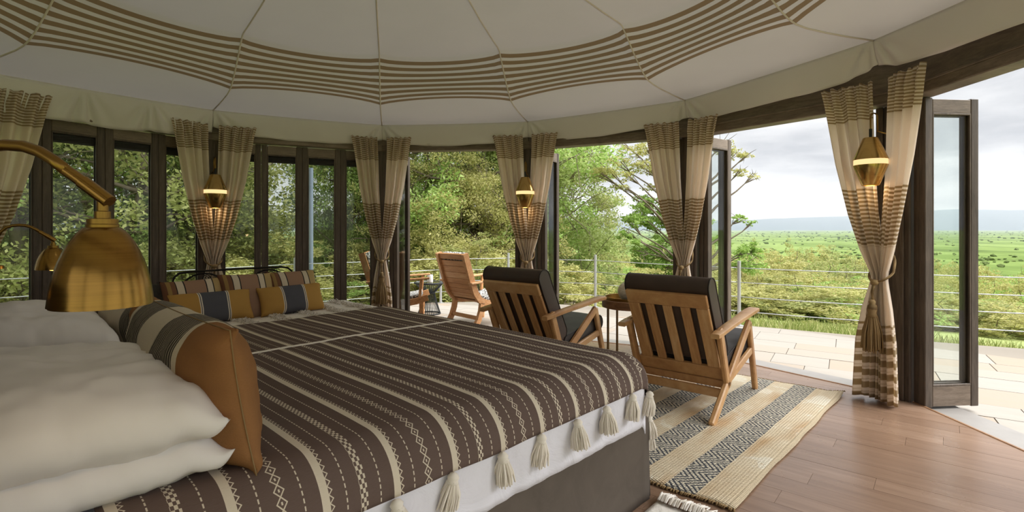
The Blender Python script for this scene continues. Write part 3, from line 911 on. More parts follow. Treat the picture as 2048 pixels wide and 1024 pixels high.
def ribbon(pts, w, h=.004):
    m = MB(); n = len(pts); vs = []; uv = []; fs = []
    for i, p in enumerate(pts):
        for k, (s, z) in enumerate(((-1, 0), (-.6, h), (.6, h), (1, 0))):
            vs.append((p[0], p[1]+s*w/2+.0015*math.sin(i*1.3), p[2]+z)); uv.append((k/3, i*.02))
    for i in range(n-1):
        for k in range(3): a = i*4+k; fs.append((a, a+1, a+5, a+4))
    return m.add(vs, fs, uv)
obj('joining_stitch', ribbon([(lambda q: (q[0], q[1], q[2]+.004))(thr(TA0+.02+k*(TA1-TA0-.04)/160, 1.16)) for k in range(161)], .020), M_CREAM, throw, smooth=180)
TMS = []
for k in range(3):
    me = tassel_mesh('tassel', .10, .031, 70, 10+k); me.materials.append(M_CREAM.m); TMS.append(me)
rd = random.Random(5)
for k in range(9):
    a = -.012-k*.182 if k else -.02
    p = thr(a, TB0); o = obj('tassel', TMS[k % 3], M_CREAM, throw, loc=(p[0], p[1]-.014, p[2]+.004), rot=(-.22+rd.random()*.15, (rd.random()-.5)*.35, rd.random()*6))
for k in range(11):
    b = .10+k*.19
    p = thr(TA1, b); obj('tassel', TMS[k % 3], M_CREAM, throw, loc=(p[0]+.01, p[1], p[2]+.004), rot=((rd.random()-.5)*.2, -.1, rd.random()*6))
for (a, b) in ((.16, TB0), (TA1-.03, TB0+.01)):
    p = thr(a, b); obj('tassel', TMS[1], M_CREAM, throw, loc=(p[0]+.01, p[1]-.01, p[2]), rot=(-.1, 0, 1))

def place(o, x, y, z, cols):
    """orient a bed-frame object by local column axes"""
    R = Matrix((Vector(cols[0]), Vector(cols[1]), Vector(cols[2]))).transposed()
    B = Matrix.Rotation(BANG, 3, 'Z')
    o.rotation_euler = (B @ R).to_euler(); o.location = bl(x, y, z)
def axes(xd, yd):
    xd = Vector(xd).normalized(); yd = Vector(yd); z = xd.cross(yd).normalized(); y = z.cross(xd); return xd, y, z
PIL = [('near pillow stack, the lower plump white pillow', -1.86, .46, .668, .115, .0, 1), ('near pillow stack, the upper white pillow with a centre crease', -1.875, .44, .768, .15, .05, 2),
       ('far pillow stack, the lower white pillow mostly hidden', -1.87, 1.50, .668, .115, .0, 3), ('far pillow stack, the upper white pillow beside the lamp', -1.885, 1.50, .768, .15, .05, 4)]
for nm, x, y, z, t, tl, sd in PIL:
    o = obj('pillow', cushion(.74, .50, t+.035, 52, .03, .013, sd*5.7, ridge=.02, sag=.006, power=4.0), M_LINEN, smooth=180)
    tag(o, 'white cotton bed pillow, %s' % nm, 'pillow', 'white bed pillows')
    place(o, x, y, z, axes((0, 1, .02*(sd-2)), (-1, .03*(2-sd), tl)))
    pass
for k, (y, nm) in enumerate(((.50, 'standing against the near pillows'), (1.62, 'half hidden behind the nearer one'))):
    t = thing('bolster_cushion', ('long ochre, cream and black striped cushion %s', 'long cream cushion with a black stripe %s')[k] % nm, 'cushion', group='long cushions on the bed')
    hc = (.33, .27)[k]; place(t, -1.60+.08*k, y, ZT+.168-.035*k, axes((0, 1, 0), (-.16-.2*k, 0, .97)))
    obj('cover', cushion(.86, hc, .19, 36, .045, .012, 40+k*7, power=3.0, sq=.55), (M_CLONG, M_CLONG2)[k], t, smooth=180)
    obj('edge_seam', MB().tube(edge_loop(.86, hc, .045), .0015, 5, closed=True), M_TASS, t, smooth=180)

# ------------------------------------------------------------------ daybed beyond the bed
DX0, DX1, DY0, DY1 = -1.5, .36, 2.22, 3.30
db = thing('daybed', 'iron daybed with white cover behind the bed under the windows', 'daybed', (BF.x, BF.y, 0), BANG)
obj('mattress', MB().box(((DX0+DX1)/2, (DY0+DY1)/2, .39), (DX1-DX0, DY1-DY0, .17), .05), M_LINEN, db)
obj('frame', MB().box(((DX0+DX1)/2, (DY0+DY1)/2, .27), (DX1-DX0-.02, DY1-DY0-.02, .06), .01), M_IRON, db)
for x in (DX0+.04, DX1-.04):
    for y in (DY0+.05, DY1-.05): obj('leg', MB().tube([(x, y, 0), (x, y, .26)], .018, 8), M_IRON, db)
yb = DY1+.06
m = MB().tube([(-1.0, yb, .10), (-1.0, yb, .72), (-.985, yb, .785), (-.95, yb, .815), (-.90, yb, .822), (-.56, yb, .826), (-.20, yb, .822), (-.15, yb, .815), (-.115, yb, .785), (-.10, yb, .72), (-.10, yb, .10)], .008, 8)
obj('back_rail', m, M_IRON, db, smooth=180)
for cxp in (-.79, -.31):
    pts = [(cxp+.16*math.cos(math.pi*k/14), yb, .66+.145*math.sin(math.pi*k/14)) for k in range(15)]
    obj('back_arch', MB().tube(pts, .007, 7), M_IRON, db, smooth=180)
    pts = [(cxp+.03*(1-k/26)*math.cos(k*.55)+.02, yb, .765+.03*(1-k/26)*math.sin(k*.55)) for k in range(24)]
    obj('scroll', MB().tube(pts, .004, 6), M_IRON, db, smooth=180)
for k in range(8):
    x = -.95+k*.115; obj('back_spindle', MB().tube([(x, yb, .12), (x, yb, .68)], .005, 6), M_IRON, db)
wt = thing('wool_throw', 'white woven wool cover with fringed rows on the daybed', 'blanket', (BF.x, BF.y, 0), BANG)
ZS = .487
def wtf(u, v):
    a = DX0-.02+u*(DX1-DX0+.05); b = DY0-.03+v*(DY1-DY0-.02)
    e = min(1, max(0, (a-(DX1-.06))/.07)); g = min(1, max(0, ((DY0+.04)-b)/.07))
    return (a, b, ZS+.006*nz(a*6, b*6)-.03*e*e-.05*g*g)
o = obj('woven_cover', MB().grid(wtf, 60, 36), M_WOV, wt, smooth=180); sm = o.modifiers.new('thick', 'SOLIDIFY'); sm.thickness = .012; sm.offset = 1
rd = random.Random(9); m = MB()
for row in range(8):
    a0 = DX0+.12+row*.225
    for k in range(420):
        b = DY0+rd.random()*(DY1-DY0-.05); a = a0+(rd.random()-.5)*.075
        p = Vector(wtf((a-DX0+.02)/(DX1-DX0+.05), (b-DY0+.03)/(DY1-DY0-.02)))+Vector((0, 0, .012))
        an = rd.random()*6.28; L = .02+rd.random()*.022
        d = Vector((math.cos(an), math.sin(an), 0))
        m.tube([p, p+d*L*.5+Vector((0, 0, .012+.01*rd.random())), p+d*L+Vector((0, 0, .004))], [.0032, .003, .0015], 3, cap=False)
obj('wool_fringe', m, M_FRNG, wt, smooth=180, kind='stuff')
o = obj('bolster', cushion(1.14, .27, .20, 30, .01, .004, 3, power=8, sq=.4), M_CHAR, smooth=180)
place(o, -.60, 3.20, ZS+.138, axes((1, 0, 0), (0, .15, 1))); tag(o, 'long charcoal back bolster along the daybed behind the striped cushions', 'bolster')
for k, (x, y, zz, rl, nm) in enumerate(((-.93, 3.01, .0, .03, 'nearest the lamp'), (-.585, 3.00, .02, -.02, 'in the middle'), (-.235, 3.01, .02, .0, 'at the window end'))):
    t = thing('striped_cushion', 'brown, cream and tan striped square cushion on the daybed, %s' % nm, 'cushion', group='striped square cushions')
    place(t, x, y+.01, ZS+.130+zz, axes((1, 0, rl), (0, .45, .89)))
    obj('cover', cushion(.39, .38, .13, 22, .05, .006, 60+k*3), M_CSTR, t, smooth=180)
    mf = MB(); rd = random.Random(k)
    for s in (-1, 1):
        for q in range(46):
            yy = -.185+q*.37/45; x0 = s*.195*(1-.05*(1-(yy/.19)**2))
            mf.tube([(x0-s*.004, yy, 0), (x0+s*.008, yy+(rd.random()-.5)*.006, .003), (x0+s*.014, yy+(rd.random()-.5)*.01, 0)], .0022, 3, cap=False)
    obj('side_fringe', mf, M_CHAR, t, smooth=180, kind='stuff')
for k, (x, y, nm, w) in enumerate(((-.86, 2.885, 'nearer the lamp', .52), (-.305, 2.90, 'nearer the deck', .50))):
    o = obj('lumbar_cushion', cushion(w, .225, .13, 26, .05, .008, 80+k*5), M_CLUM, smooth=180)
    place(o, x, y, ZS+.118, axes((1, .02, .012*k), (0, .42, .9))); tag(o, 'ochre lumbar cushion with charcoal centre on the daybed, %s' % nm, 'cushion', 'ochre lumbar cushions')

# ------------------------------------------------------------------ reading lamps at the bed head
def read_lamp(c, rimz, r, side, label, az):
    t = thing('reading_lamp', label, 'lamp', (c.x, c.y, rimz), az)
    k = r/.074; kh = .95 if r < .07 else 1
    dome = [(.074*a, .112*b) for a, b in ((1.005, 0), (.998, .03), (.985, .1), (.962, .2), (.93, .3), (.88, .44), (.815, .56), (.72, .70), (.617, .82), (.50, .92), (.37, 1.0), (.22, 1.02))]
    m = MB().lathe([(a*k, b*kh) for a, b in dome]+[(a*k-.002, b*kh-.002) for a, b in dome[::-1]], 56); obj('dome_shade', m, M_BRASSD, t, smooth=60)
    m = MB().lathe([(.0, .11), (.0235, .11), (.0235, .118), (.022, .119), (.022, .126), (.012, .127), (.012, .136), (.009, .137), (.009, .150), (0, .15)][1:] and [(a*k, b*kh) for a, b in [(.018, .108), (.0235, .110), (.0238, .117), (.0225, .118), (.0225, .125), (.0118, .126), (.0118, .136), (.0085, .137), (.0085, .152), (0, .152)]], 28)
    obj('collar', m, M_BRASSP, t, smooth=40)
    P = [(.010, .150), (-.004, .163), (-.028, .180), (-.050, .196)]
    m = MB().tube([(P[0][0], 0, P[0][1]*kh), (P[2][0], 0, P[2][1]*kh)], .0115*k, 16); m.tube([(P[2][0], 0, P[2][1]*kh), (P[3][0]-.004, 0, P[3][1]*kh+.003)], .0098*k, 16)
    obj('swivel', m, M_BRASSD, t, smooth=40)
    pts = [(-.050, 0, .196*kh), (-.068, 0, .211*kh), (-.088, 0, .224*kh), (-.110, 0, .232*kh), (-.135, 0, .234*kh), (-.16, 0, .231*kh), (-.185, 0, .221*kh), (-.205, 0, .20*kh), (-.218, 0, .17*kh), (-.222, 0, .12), (-.222, 0, .04)]
    obj('gooseneck', MB().tube(pts, .0080, 14), M_BRASSP, t, smooth=180)
    x, _, z = pts[-1]
    obj('wall_mount', MB().lathe([(0, -.03), (.03, -.03), (.03, -.015), (.012, -.01), (.012, .02), (0, .02)], 24, Matrix.Translation((x, 0, z))), M_BRASSP, t)
    m = MB().lathe([(0, -.010*k), (.014*k, -.007*k), (.022*k, .004*k), (.022*k, .02*k), (.012*k, .045*k), (0, .05*k)], 20); obj('bulb', m, M_BULB, t, smooth=180)
    l = bpy.data.lights.new('lamp_light', 'POINT'); l.energy = .35; l.color = (1, .68, .36); l.shadow_soft_size = .02
    lo = link(bpy.data.objects.new('lamp_light', l), t); lo.location = (0, 0, -.016*k)
p = at(205, 608, .72); read_lamp(Vector((p.x, p.y)), p.z, .0595, 1, 'large brass dome reading lamp leaning over the near pillows', 0.0)
p = at(106, 538, 2.75); read_lamp(Vector((p.x, p.y)), p.z, .074, 1, 'small far brass dome reading lamp across the bed by the left curtain', math.radians(30))
# ------------------------------------------------------------------ lounge chairs
def lounge_chair(O, face, label):
    t = thing('lounge_chair', label, 'chair', (O[0], O[1], .008), face-math.pi/2, 'acacia lounge chairs')
    # local: +y forward, +x right, z up
    for s in (-1, 1):
        x = s*.295
        sf = obj('side_frame', MB().beam((x, -.445, .0), (x, .30, .50), .032, .055, up=(0, -.56, .83), b=.008), M_OAK, t)
        obj('leg', MB().beam((x, .455, .0), (x, .29, .50), .032, .05, up=(0, .95, .3), b=.008), M_OAK, t)
        obj('upright', MB().beam((x, -.31, .54), (x, -.155, .155), .032, .06, up=(0, .9, .36), b=.008), M_OAK, t)
        obj('seat_rail', MB().beam((x, -.16, .20), (x, .365, .305), .026, .05, b=.006), M_OAK, t)
        # shaped arm
        xs = [-.40, -.33, -.2, -.05, .1, .22, .33, .40, .425]
        wi = [.05, .062, .062, .064, .07, .078, .082, .074, .03]
        zz = [.512, .520, .533, .545, .556, .567, .574, .575, .573]
        vs = []; fs = []
        for k in range(len(xs)):
            for (a, b) in ((-1, .7), (-.8, 1), (.8, 1), (1, .7), (1, -.7), (.8, -1), (-.8, -1), (-1, -.7)):
                vs.append((x+s*.006+a*wi[k]/2, xs[k], zz[k]+b*.014*(1 if k < 8 else .6)))
        for k in range(len(xs)-1):
            for j in range(8): fs.append((k*8+j, k*8+(j+1) % 8, k*8+8+(j+1) % 8, k*8+8+j))
        fs.append(tuple(range(8))); fs.append(tuple((len(xs)-1)*8+j for j in range(8))[::-1])
        obj('armrest', MB().add(vs, fs, [(v[0], v[1]) for v in vs]), M_OAK, t, smooth=50)
    # reclined slatted back, in its own plane
    y0, z0 = -.135, .20; y1, z1 = -.425, .748
    d = Vector((0, y1-y0, z1-z0)); L = d.length; d.normalize(); n = Vector((0, d.z, -d.y))   # n points forward
    def bk(x, s, w, hgt, th, name, mat=M_OAK, off=0.0):
        c = Vector((x, y0, z0))+d*s+n*off
        M = Matrix(((1, 0, 0, c.x), (0, n.y, d.y, c.y), (0, n.z, d.z, c.z), (0, 0, 0, 1)))
        obj(name, MB().box((0, 0, 0), (w, th, hgt), .004, M), mat, t)
    BWD = .52
    bk(0, L-.045, BWD, .09, .026, 'top_rail'); bk(0, .045, BWD+.04, .09, .026, 'bottom_rail')
    for x, w in ((-.222, .075), (.222, .075)): bk(x, L/2, w, L-.182, .024, 'back_stile', M_OAKY)
    for k in range(3): bk((k-1)*.115, L/2, .058, L-.182, .018, 'back_slat', M_OAKY)
    obj('seat_cross_rail', MB().box((0, -.125, .165), (.56, .026, .05), .005), M_OAK, t)
    obj('seat_cross_rail', MB().box((0, .33, .285), (.56, .026, .06), .005), M_OAK, t)
    obj('seat_cross_rail', MB().box((0, -.165, .115), (.56, .028, .055), .006), M_OAK, t)
    # leather cushions
    def pad(w, h, th, name, c, M3, mat, seed):
        ms = MB(); 
        prof = []
        N = 16; n2 = 12
        rr = th/2
        def f(u, v):
            # rounded slab swept across the width
            a = 2*math.pi*v; per = 2*(h-2*rr)+2*math.pi*rr; s = v*per; hh = h-2*rr
            if s < hh: yy, zz = -hh/2+s, -rr
            elif s < hh+math.pi*rr: q = (s-hh)/rr; yy, zz = hh/2+rr*math.sin(q), -rr*math.cos(q)
            elif s < 2*hh+math.pi*rr: yy, zz = hh/2-(s-hh-math.pi*rr), rr
            else: q = (s-2*hh-math.pi*rr)/rr; yy, zz = -hh/2-rr*math.sin(q), rr*math.cos(q)
            x = (u-.5)*w; bul = 1+.05*(1-(2*u-1)**2)
            return (x, yy*(1+.006*nz(x*8, yy*8, seed)), zz*bul+.004*nz(x*11, yy*11, seed))
        ms.grid(f, N, 48)
        for u in (0, 1):
            ring = [Vector(f(u, k/48)) for k in range(48)]; cen = sum(ring, Vector())/48+Vector(((u-.5)*.012, 0, 0))
            fs = [(48, (k+1) % 48, k) if u else (48, k, (k+1) % 48) for k in range(48)]
            ms.add(ring+[cen], fs, [(0, 0)]*49)
        M = M3.to_4x4(); M.translation = c
        o = obj(name, ms, mat, t, smooth=60); o.matrix_local = M
        for u in (0, 1):
            obj('piping', MB().tube([Vector(f(u, k/48)) for k in range(48)], .0045, 5, closed=True), M_PIPE, o, smooth=180)
        return o
    Mb = Matrix((Vector((1, 0, 0)), d, Vector((1, 0, 0)).cross(d))).transposed()
    pad(.535, .60, .125, 'back_cushion', Vector((0, y0, z0))+d*(L*.5+.075)+n*.08, Mb, M_LEATH, 1.0)
    sd = Vector((0, .98, .20)).normalized()
    Ms = Matrix((Vector((1, 0, 0)), sd, Vector((1, 0, 0)).cross(sd))).transposed()
    pad(.545, .58, .12, 'seat_cushion', Vector((0, .165, .325)), Ms, M_SEATL, 4.0)
    return t
lounge_chair((1.209, 3.499), math.radians(50), 'wooden lounge chair with dark leather cushions standing on the jute rug')
lounge_chair((.253, 4.10), math.radians(50), 'wooden lounge chair with dark leather cushions half hidden behind the bed corner')

# ------------------------------------------------------------------ tray table with onyx ball
tt = thing('tray_table', 'round wooden tray table on thin bronze legs between the lounge chairs', 'table', (1.01, 4.36, 0), 0)
m = MB().lathe([(0, .485), (.235, .485), (.245, .490), (.247, .55), (.240, .556), (.228, .553), (.226, .535), (0, .533)], 48); obj('tray_drum', m, M_TRAY, tt, smooth=40)
m = MB().lathe([(0, .536), (.212, .536), (.214, .574), (.218, .576), (.221, .574), (.222, .540)], 48); obj('brass_tray', m, M_BRASSP, tt, smooth=40)
for k in range(4):
    a = math.radians(20+90*k); x, y = .225*math.cos(a), .225*math.sin(a)
    obj('leg', MB().tube([(x, y, 0), (x, y, .52)], .010, 10), M_BRONZ, tt)
for k in range(2):
    a = math.radians(20+90*k); x, y = .225*math.cos(a), .225*math.sin(a)
    obj('base_bar', MB().tube([(x, y, .03+k*.001), (-x, -y, .03+k*.001)], .009, 8), M_BRONZ, tt)
ob = obj('stone_ball', MB().lathe([(.02, 0), (.04, .002)]+[(.083*math.sin(math.radians(a)), .083-.083*math.cos(math.radians(a))) for a in range(32, 181, 8)], 32), M_MARB, smooth=180, loc=(.975, 4.34, .5365))
tag(ob, 'cream banded onyx ball lying on the tray table', 'ornament')

# ------------------------------------------------------------------ rugs
R1, R2 = Vector((2.29, 3.559)), Vector((.902, 2.093)); ru = Vector((-.757, .653))
RWID = 1.5
def rugf(u, v):
    e = .012*nz(v*6, 2.2); p = R2.lerp(R1, v)+ru*(u*RWID+(e if u == 0 else 0))
    if v in (0, 1): p = p+(R1-R2).normalized()*.012*nz(u*8, v*5+1)
    cu = .016*max(0, (v-.93)/.07)*max(0, (.06-u)/.06)
    return (p.x, p.y, .007+.003*nz(u*9, v*14)+cu+(-.004 if u in (0, 1) or v in (0, 1) else 0))
rug = thing('jute_rug', 'cream, tan and grey zigzag striped jute rug under the near lounge chair', 'rug')
RL = (R1-R2).length
obj('woven_pile', MB().grid(rugf, 60, 80, uvf=lambda u, v: (v*RL, u*RWID)), M_RUG, rug, smooth=180).modifiers.new('thick', 'SOLIDIFY').thickness = .008
rd = random.Random(4); m = MB()
for k in range(150):
    for v in (0, 1):
        u = k/150; p = Vector(rugf(u, v)); q = (R2-R1).normalized()*(1 if v == 0 else -1)
        q = Vector((q.x, q.y, 0)); s = Vector((ru.x, ru.y, 0))*(rd.random()-.5)*.01
        m.tube([p+Vector((0, 0, .006)), p+q*.009+s+Vector((0, 0, .008)), p+q*.016+s*1.5+Vector((0, 0, .002))], .0045, 4)
obj('end_knots', m, M_TASS, rug, smooth=180, kind='stuff')
br = thing('bedside_rug', 'white wool rug with knotted fringe on the floor beside the bed', 'rug', (BF.x, BF.y, 0), BANG)
def brf(u, v): return (-1.6+1.58*u+.012*nz(v*5), -.60+v*.56, .006+.008*math.exp(-((u-1)/.08)**2)+.002*nz(u*9, v*9))
obj('woven_pile', MB().grid(brf, 40, 30), M_WOV, br, smooth=180).modifiers.new('thick', 'SOLIDIFY').thickness = .01
m = MB(); rd = random.Random(8)
for k in range(34):
    v = (k+.5)/34; p = Vector(brf(1, v))+Vector((0, 0, .004)); sw = (rd.random()-.5)*.05
    for q in range(7):
        s = (rd.random()-.5)*.014; L = .05+rd.random()*.035
        m.tube([p+Vector((-.01, s*.6, .006)), p+Vector((.018, s, .016+.008*rd.random())), p+Vector((L*.6, s*1.5+sw*.5, .010)), p+Vector((L, s*2+sw+(rd.random()-.5)*.02, .002))], [.0035, .004, .0035, .002], 4, cap=False)
obj('fringe', m, M_FRNG, br, smooth=180, kind='stuff')

# ------------------------------------------------------------------ deck furniture
DZ = -.05
def planter_chair(O, face, label):
    t = thing('planter_chair', label, 'chair', (O[0], O[1], DZ), face-math.pi/2, 'teak planter chairs')
    prof = [(-.46, .90), (-.41, .74), (-.355, .56), (-.30, .42), (-.235, .335), (-.12, .285), (.05, .275), (.2, .30), (.34, .345)]
    def strip(x, w, h, pr, name):
        vs = []; fs = []
        for k, (y, z) in enumerate(pr):
            a = Vector(pr[max(0, k-1)]); b = Vector(pr[min(len(pr)-1, k+1)]); dd = (b-a).normalized(); nn = Vector((-dd.y, dd.x))
            for (sx, sn) in ((-1, -1), (1, -1), (1, 1), (-1, 1)): vs.append((x+sx*w/2, y+nn.x*sn*h/2, z+nn.y*sn*h/2))
        for k in range(len(pr)-1):
            for j in range(4): fs.append((k*4+j, k*4+(j+1) % 4, k*4+4+(j+1) % 4, k*4+4+j))
        fs += [(0, 1, 2, 3), tuple((len(pr)-1)*4+j for j in (3, 2, 1, 0))]
        return obj(name, MB().add(vs, fs, [(v[0], v[2]) for v in vs]), M_TEAK, t, smooth=40)
    for s in (-1, 1):
        strip(s*.275, .045, .075, prof, 'side_frame')
        strip(s*.275, .045, .06, [(-.20, .30), (-.215, .2), (-.25, .1), (-.31, 0)], 'leg')
        m = MB().lathe([(.0, 0), (.017, 0), (.026, .10), (.019, .13), (.026, .16), (.026, .3), (0, .3)], 12, Matrix.Translation((s*.275, .26, 0))); obj('leg', m, M_TEAK, t)
        obj('armrest', MB().beam((s*.30, -.40, .545), (s*.30, .36, .585), .075, .022, b=.005), M_TEAK, t)
        obj('arm_post', MB().beam((s*.29, .24, .33), (s*.29, .26, .565), .035, .035, b=.005), M_TEAK, t)
    def on(s):
        k = s*(len(prof)-1); i = min(int(k), len(prof)-2); a, b = Vector(prof[i]), Vector(prof[i+1]); p = a.lerp(b, k-i); return p, (b-a).normalized()
    top, bot = .0, .5
    p = Vector(prof[0]); dd = (Vector(prof[1])-p).normalized()
    obj('top_rail', MB().beam((-.255, p.x+dd.x*.04, p.y+dd.y*.04), (.255, p.x+dd.x*.04, p.y+dd.y*.04), .07, .035, up=(0, dd.y, -dd.x), b=.005), M_TEAK, t)
    sl = [on(.07+.435*k/8.2) for k in range(9)]
    for k in range(8):
        a, b = sl[k][0], sl[k+1][0]; c = (a+b)/2; q = (b-a); L = q.length; q.normalize()
        obj('back_slat', MB().beam((-.252, c.x, c.y), (.252, c.x, c.y), L-.003, .018, up=(0, q.y, -q.x), b=.003), M_TEAK, t)
    for k in range(4):
        a = on(.56+.1*k)[0]; obj('seat_slat', MB().beam((-.255, a.x, a.y), (.255, a.x, a.y), .075, .018, b=.003), M_TEAK, t)
    obj('stretcher', MB().beam((-.255, -.25, .115), (.255, -.25, .115), .03, .045, b=.004), M_TEAK, t)
    # speckled pad
    def f(u, v):
        p, dd = on(.01+.93*v); nn = Vector((-dd.y, dd.x)); th = .045+.03*math.sin(math.pi*u)**.4*math.sin(math.pi*min(1, max(0, v)))**.3
        q = p+nn*(.02+th*.5 if True else 0)
        return ((u-.5)*.49, q.x, q.y)
    o = obj('pad', MB().grid(f, 10, 24), M_FLOR, t, smooth=180); sm = o.modifiers.new('thick', 'SOLIDIFY'); sm.thickness = .06; sm.offset = 0
    return t
planter_chair((-.40, 6.58), math.radians(42), 'teak planter chair with slatted back turned away on the deck')
planter_chair((-1.42, 6.62), math.radians(8), 'teak planter chair seen from the side behind the folded doors')
wtab = thing('wire_table', 'round black cord side table with glass top on the deck', 'table', (-1.16, 7.22, DZ), 0)
m = MB().tube([(.2*math.cos(2*math.pi*k/40), .2*math.sin(2*math.pi*k/40), .44) for k in range(40)], .014, 8, closed=True); obj('top_ring', m, M_RATT, wtab, smooth=180)
m = MB().tube([(.075*math.cos(2*math.pi*k/24), .075*math.sin(2*math.pi*k/24), .30) for k in range(24)], .008, 8, closed=True); obj('waist_ring', m, M_RATT, wtab, smooth=180)
m = MB().tube([(.155*math.cos(2*math.pi*k/40), .155*math.sin(2*math.pi*k/40), .012) for k in range(40)], .008, 8, closed=True); obj('base_ring', m, M_RATT, wtab, smooth=180)
for k in range(36):
    a = 2*math.pi*k/36; c, s = math.cos(a), math.sin(a)
    obj('cord', MB().tube([(.2*c, .2*s, .44), (.075*c, .075*s, .30), (.105*c, .105*s, .17), (.155*c, .155*s, .012)], .0045, 5), M_RATT, wtab, smooth=180)
obj('glass_top', MB().lathe([(0, .446), (.188, .446), (.188, .452), (0, .452)], 40), M_GLASS, wtab, smooth=30)
m = MB(); pr = []
N = 40
for j, (r, z) in enumerate(((0, 0), (.036, 0), (.038, .004), (.038, .10), (.034, .102), (.03, .096), (0, .094))):
    for k in range(N): a = 2*math.pi*k/N; q = r*(1+(.05*(k % 2) if .03 < r else 0)); m.v.append(Vector((q*math.cos(a), q*math.sin(a), z))); m.uv.append((0, 0))
for j in range(6):
    for k in range(N): m.f.append((j*N+k, j*N+(k+1) % N, j*N+N+(k+1) % N, j*N+N+k))
cd = obj('candle', m, M_WAX, None, smooth=40, loc=(-1.145, 7.20, DZ+.4525)); tag(cd, 'white ribbed candle holder on the wire table', 'candle')
# ------------------------------------------------------------------ deck paving
RAIL = [Vector(p) for p in ((-6.4, 2.6), (-5.2, 4.6), (-2.95, 7.0), (-1.15, 8.30), (-.06, 8.45), (1.27, 7.85), (2.80, 6.35), (4.0, 5.62), (5.3, 5.0), (6.6, 3.9), (7.3, 2.2), (7.4, .4))]
deckpoly = [RAIL[0]+Vector((-.3, -2.0))]+[p+(p-CEN).normalized()*.14 for p in RAIL]+[Vector((7.4, -.8)), Vector((1, -1.6)), Vector((-5, -1))]
deck = thing('floor_2', 'pale sandstone paved deck around the tent', kind='structure')
obj('deck_bed', MB().poly_prism(deckpoly[::-1], -.35, DZ-.012), M_JOINT, deck, smooth=0)
def inside(p, ring):
    s = None
    for i in range(len(ring)):
        a, b = ring[i], ring[(i+1) % len(ring)]
        c = (b-a).cross(p-a)
        if abs(c) < 1e-9: continue
        if s is None: s = c > 0
        elif (c > 0) != s: return False
    return True
shrunk = [CEN+(t-CEN)*.93 for t in T_]
rnd = random.Random(11)
pa = math.radians(-33); pd = Vector((math.cos(pa), math.sin(pa))); pn_ = Vector((-pd.y, pd.x))
O = Vector((1, 4))
yy = -9.0; npv = 0
while yy < 9.5:
    hgt = rnd.choice((.30, .38, .46)); x = -10+rnd.random()*.5
    while x < 10:
        L = rnd.choice((.45, .6, .75, .9)); g = .003
        c = [O+pd*(x+g)+pn_*(yy+g), O+pd*(x+L-g)+pn_*(yy+g), O+pd*(x+L-g)+pn_*(yy+hgt-g), O+pd*(x+g)+pn_*(yy+hgt-g)]
        x += L
        if all(inside(p, shrunk) for p in c): continue
        ct = sum(c, Vector((0, 0)))/4
        if ct.y < 1.0 or (ct.x < -3.2 and ct.y < 6.2): continue
        pl = clip_poly(c, deckpoly)
        if len(pl) < 3: continue
        ct = sum(pl, Vector((0, 0)))/len(pl)
        if len(pl) == 4 and min((pl[i]-pl[i-1]).length for i in range(4)) < .05: continue
        R2_ = Matrix.Rotation(-pa, 2)
        b = .004; zt = rnd.random()*.003
        q = [R2_ @ (p-ct) for p in pl]
        if (q[1]-q[0]).cross(q[2]-q[1]) < 0: q = q[::-1]
        o = obj('paver', MB().poly_prism(q, -.012, zt), M_PAVE, deck, smooth=0, loc=(ct.x, ct.y, DZ), rot=(0, 0, pa)); npv += 1
    yy += hgt

# ------------------------------------------------------------------ cable railing
HR = .80
rl = thing('cable_railing', 'stainless steel cable railing with slim posts around the deck edge', 'railing')
pp_ = []
for i in range(1, len(RAIL)):
    a, b = RAIL[i-1], RAIL[i]; L = (b-a).length
    pp_.append(a)
pp_.append(RAIL[-1])
for p in pp_[1:]:
    m = MB().tube([(p.x, p.y, DZ), (p.x, p.y, DZ+HR)], .021, 12); m.lathe([(0, .006), (.05, .006), (.05, 0)], 16, Matrix.Translation((p.x, p.y, DZ+.002)))
    obj('post', m, M_STEEL, rl)
for k in range(4):
    z = DZ+HR-.085-k*.178
    for i in range(1, len(RAIL)-1):
        a, b = RAIL[i], RAIL[i+1]
        pts = [Vector((a.x+(b.x-a.x)*q/6, a.y+(b.y-a.y)*q/6, z-.006*math.sin(math.pi*q/6))) for q in range(7)]
        obj('cable', MB().tube(pts, .0055, 6), M_STEEL, rl, smooth=180)

# ------------------------------------------------------------------ land
def ground(x, y):
    r = math.hypot(x-CEN.x, y-CEN.y)
    if r < 6.2: z = -.30
    elif r < 330: z = -.30-(r-6.2)*.105+ .9*min(1, (r-6.2)/60)*nz(x*.03, y*.03, 7)
    else: z = -34.3
    if 200 < r < 700: z = z+(-34.3-z)*min(1, (r-200)/260)
    # the ground stays higher to the left where the trees stand
    k = min(1, max(0, (-x+.25*y-2)/12))*min(1, max(0, (60-r)/40))
    z = z*(1-.75*k)+(-.5)*.75*k
    return z
m = MB(); rr = [3, 5.8, 6.6, 7.5, 9, 11, 13, 16, 20, 25, 32, 40, 52, 68, 90, 120, 160, 210, 270, 340, 450, 600, 900, 1400, 2200, 3500, 5500, 8000, 10500, 14000]
NA = 72
vs = []; fs = []
for j, r in enumerate(rr):
    for k in range(NA+1):
        a = math.radians(-90+360*k/NA); x, y = CEN.x+r*math.cos(a), CEN.y+r*math.sin(a); vs.append((x, y, ground(x, y)))
for j in range(len(rr)-1):
    for k in range(NA): a = j*(NA+1)+k; fs.append((a, a+NA+1, a+NA+2, a+1))
land = obj('ground', m.add(vs, fs), M_LAND, smooth=180); tag(land, 'green savanna slope and plain falling away below the deck', kind='structure')
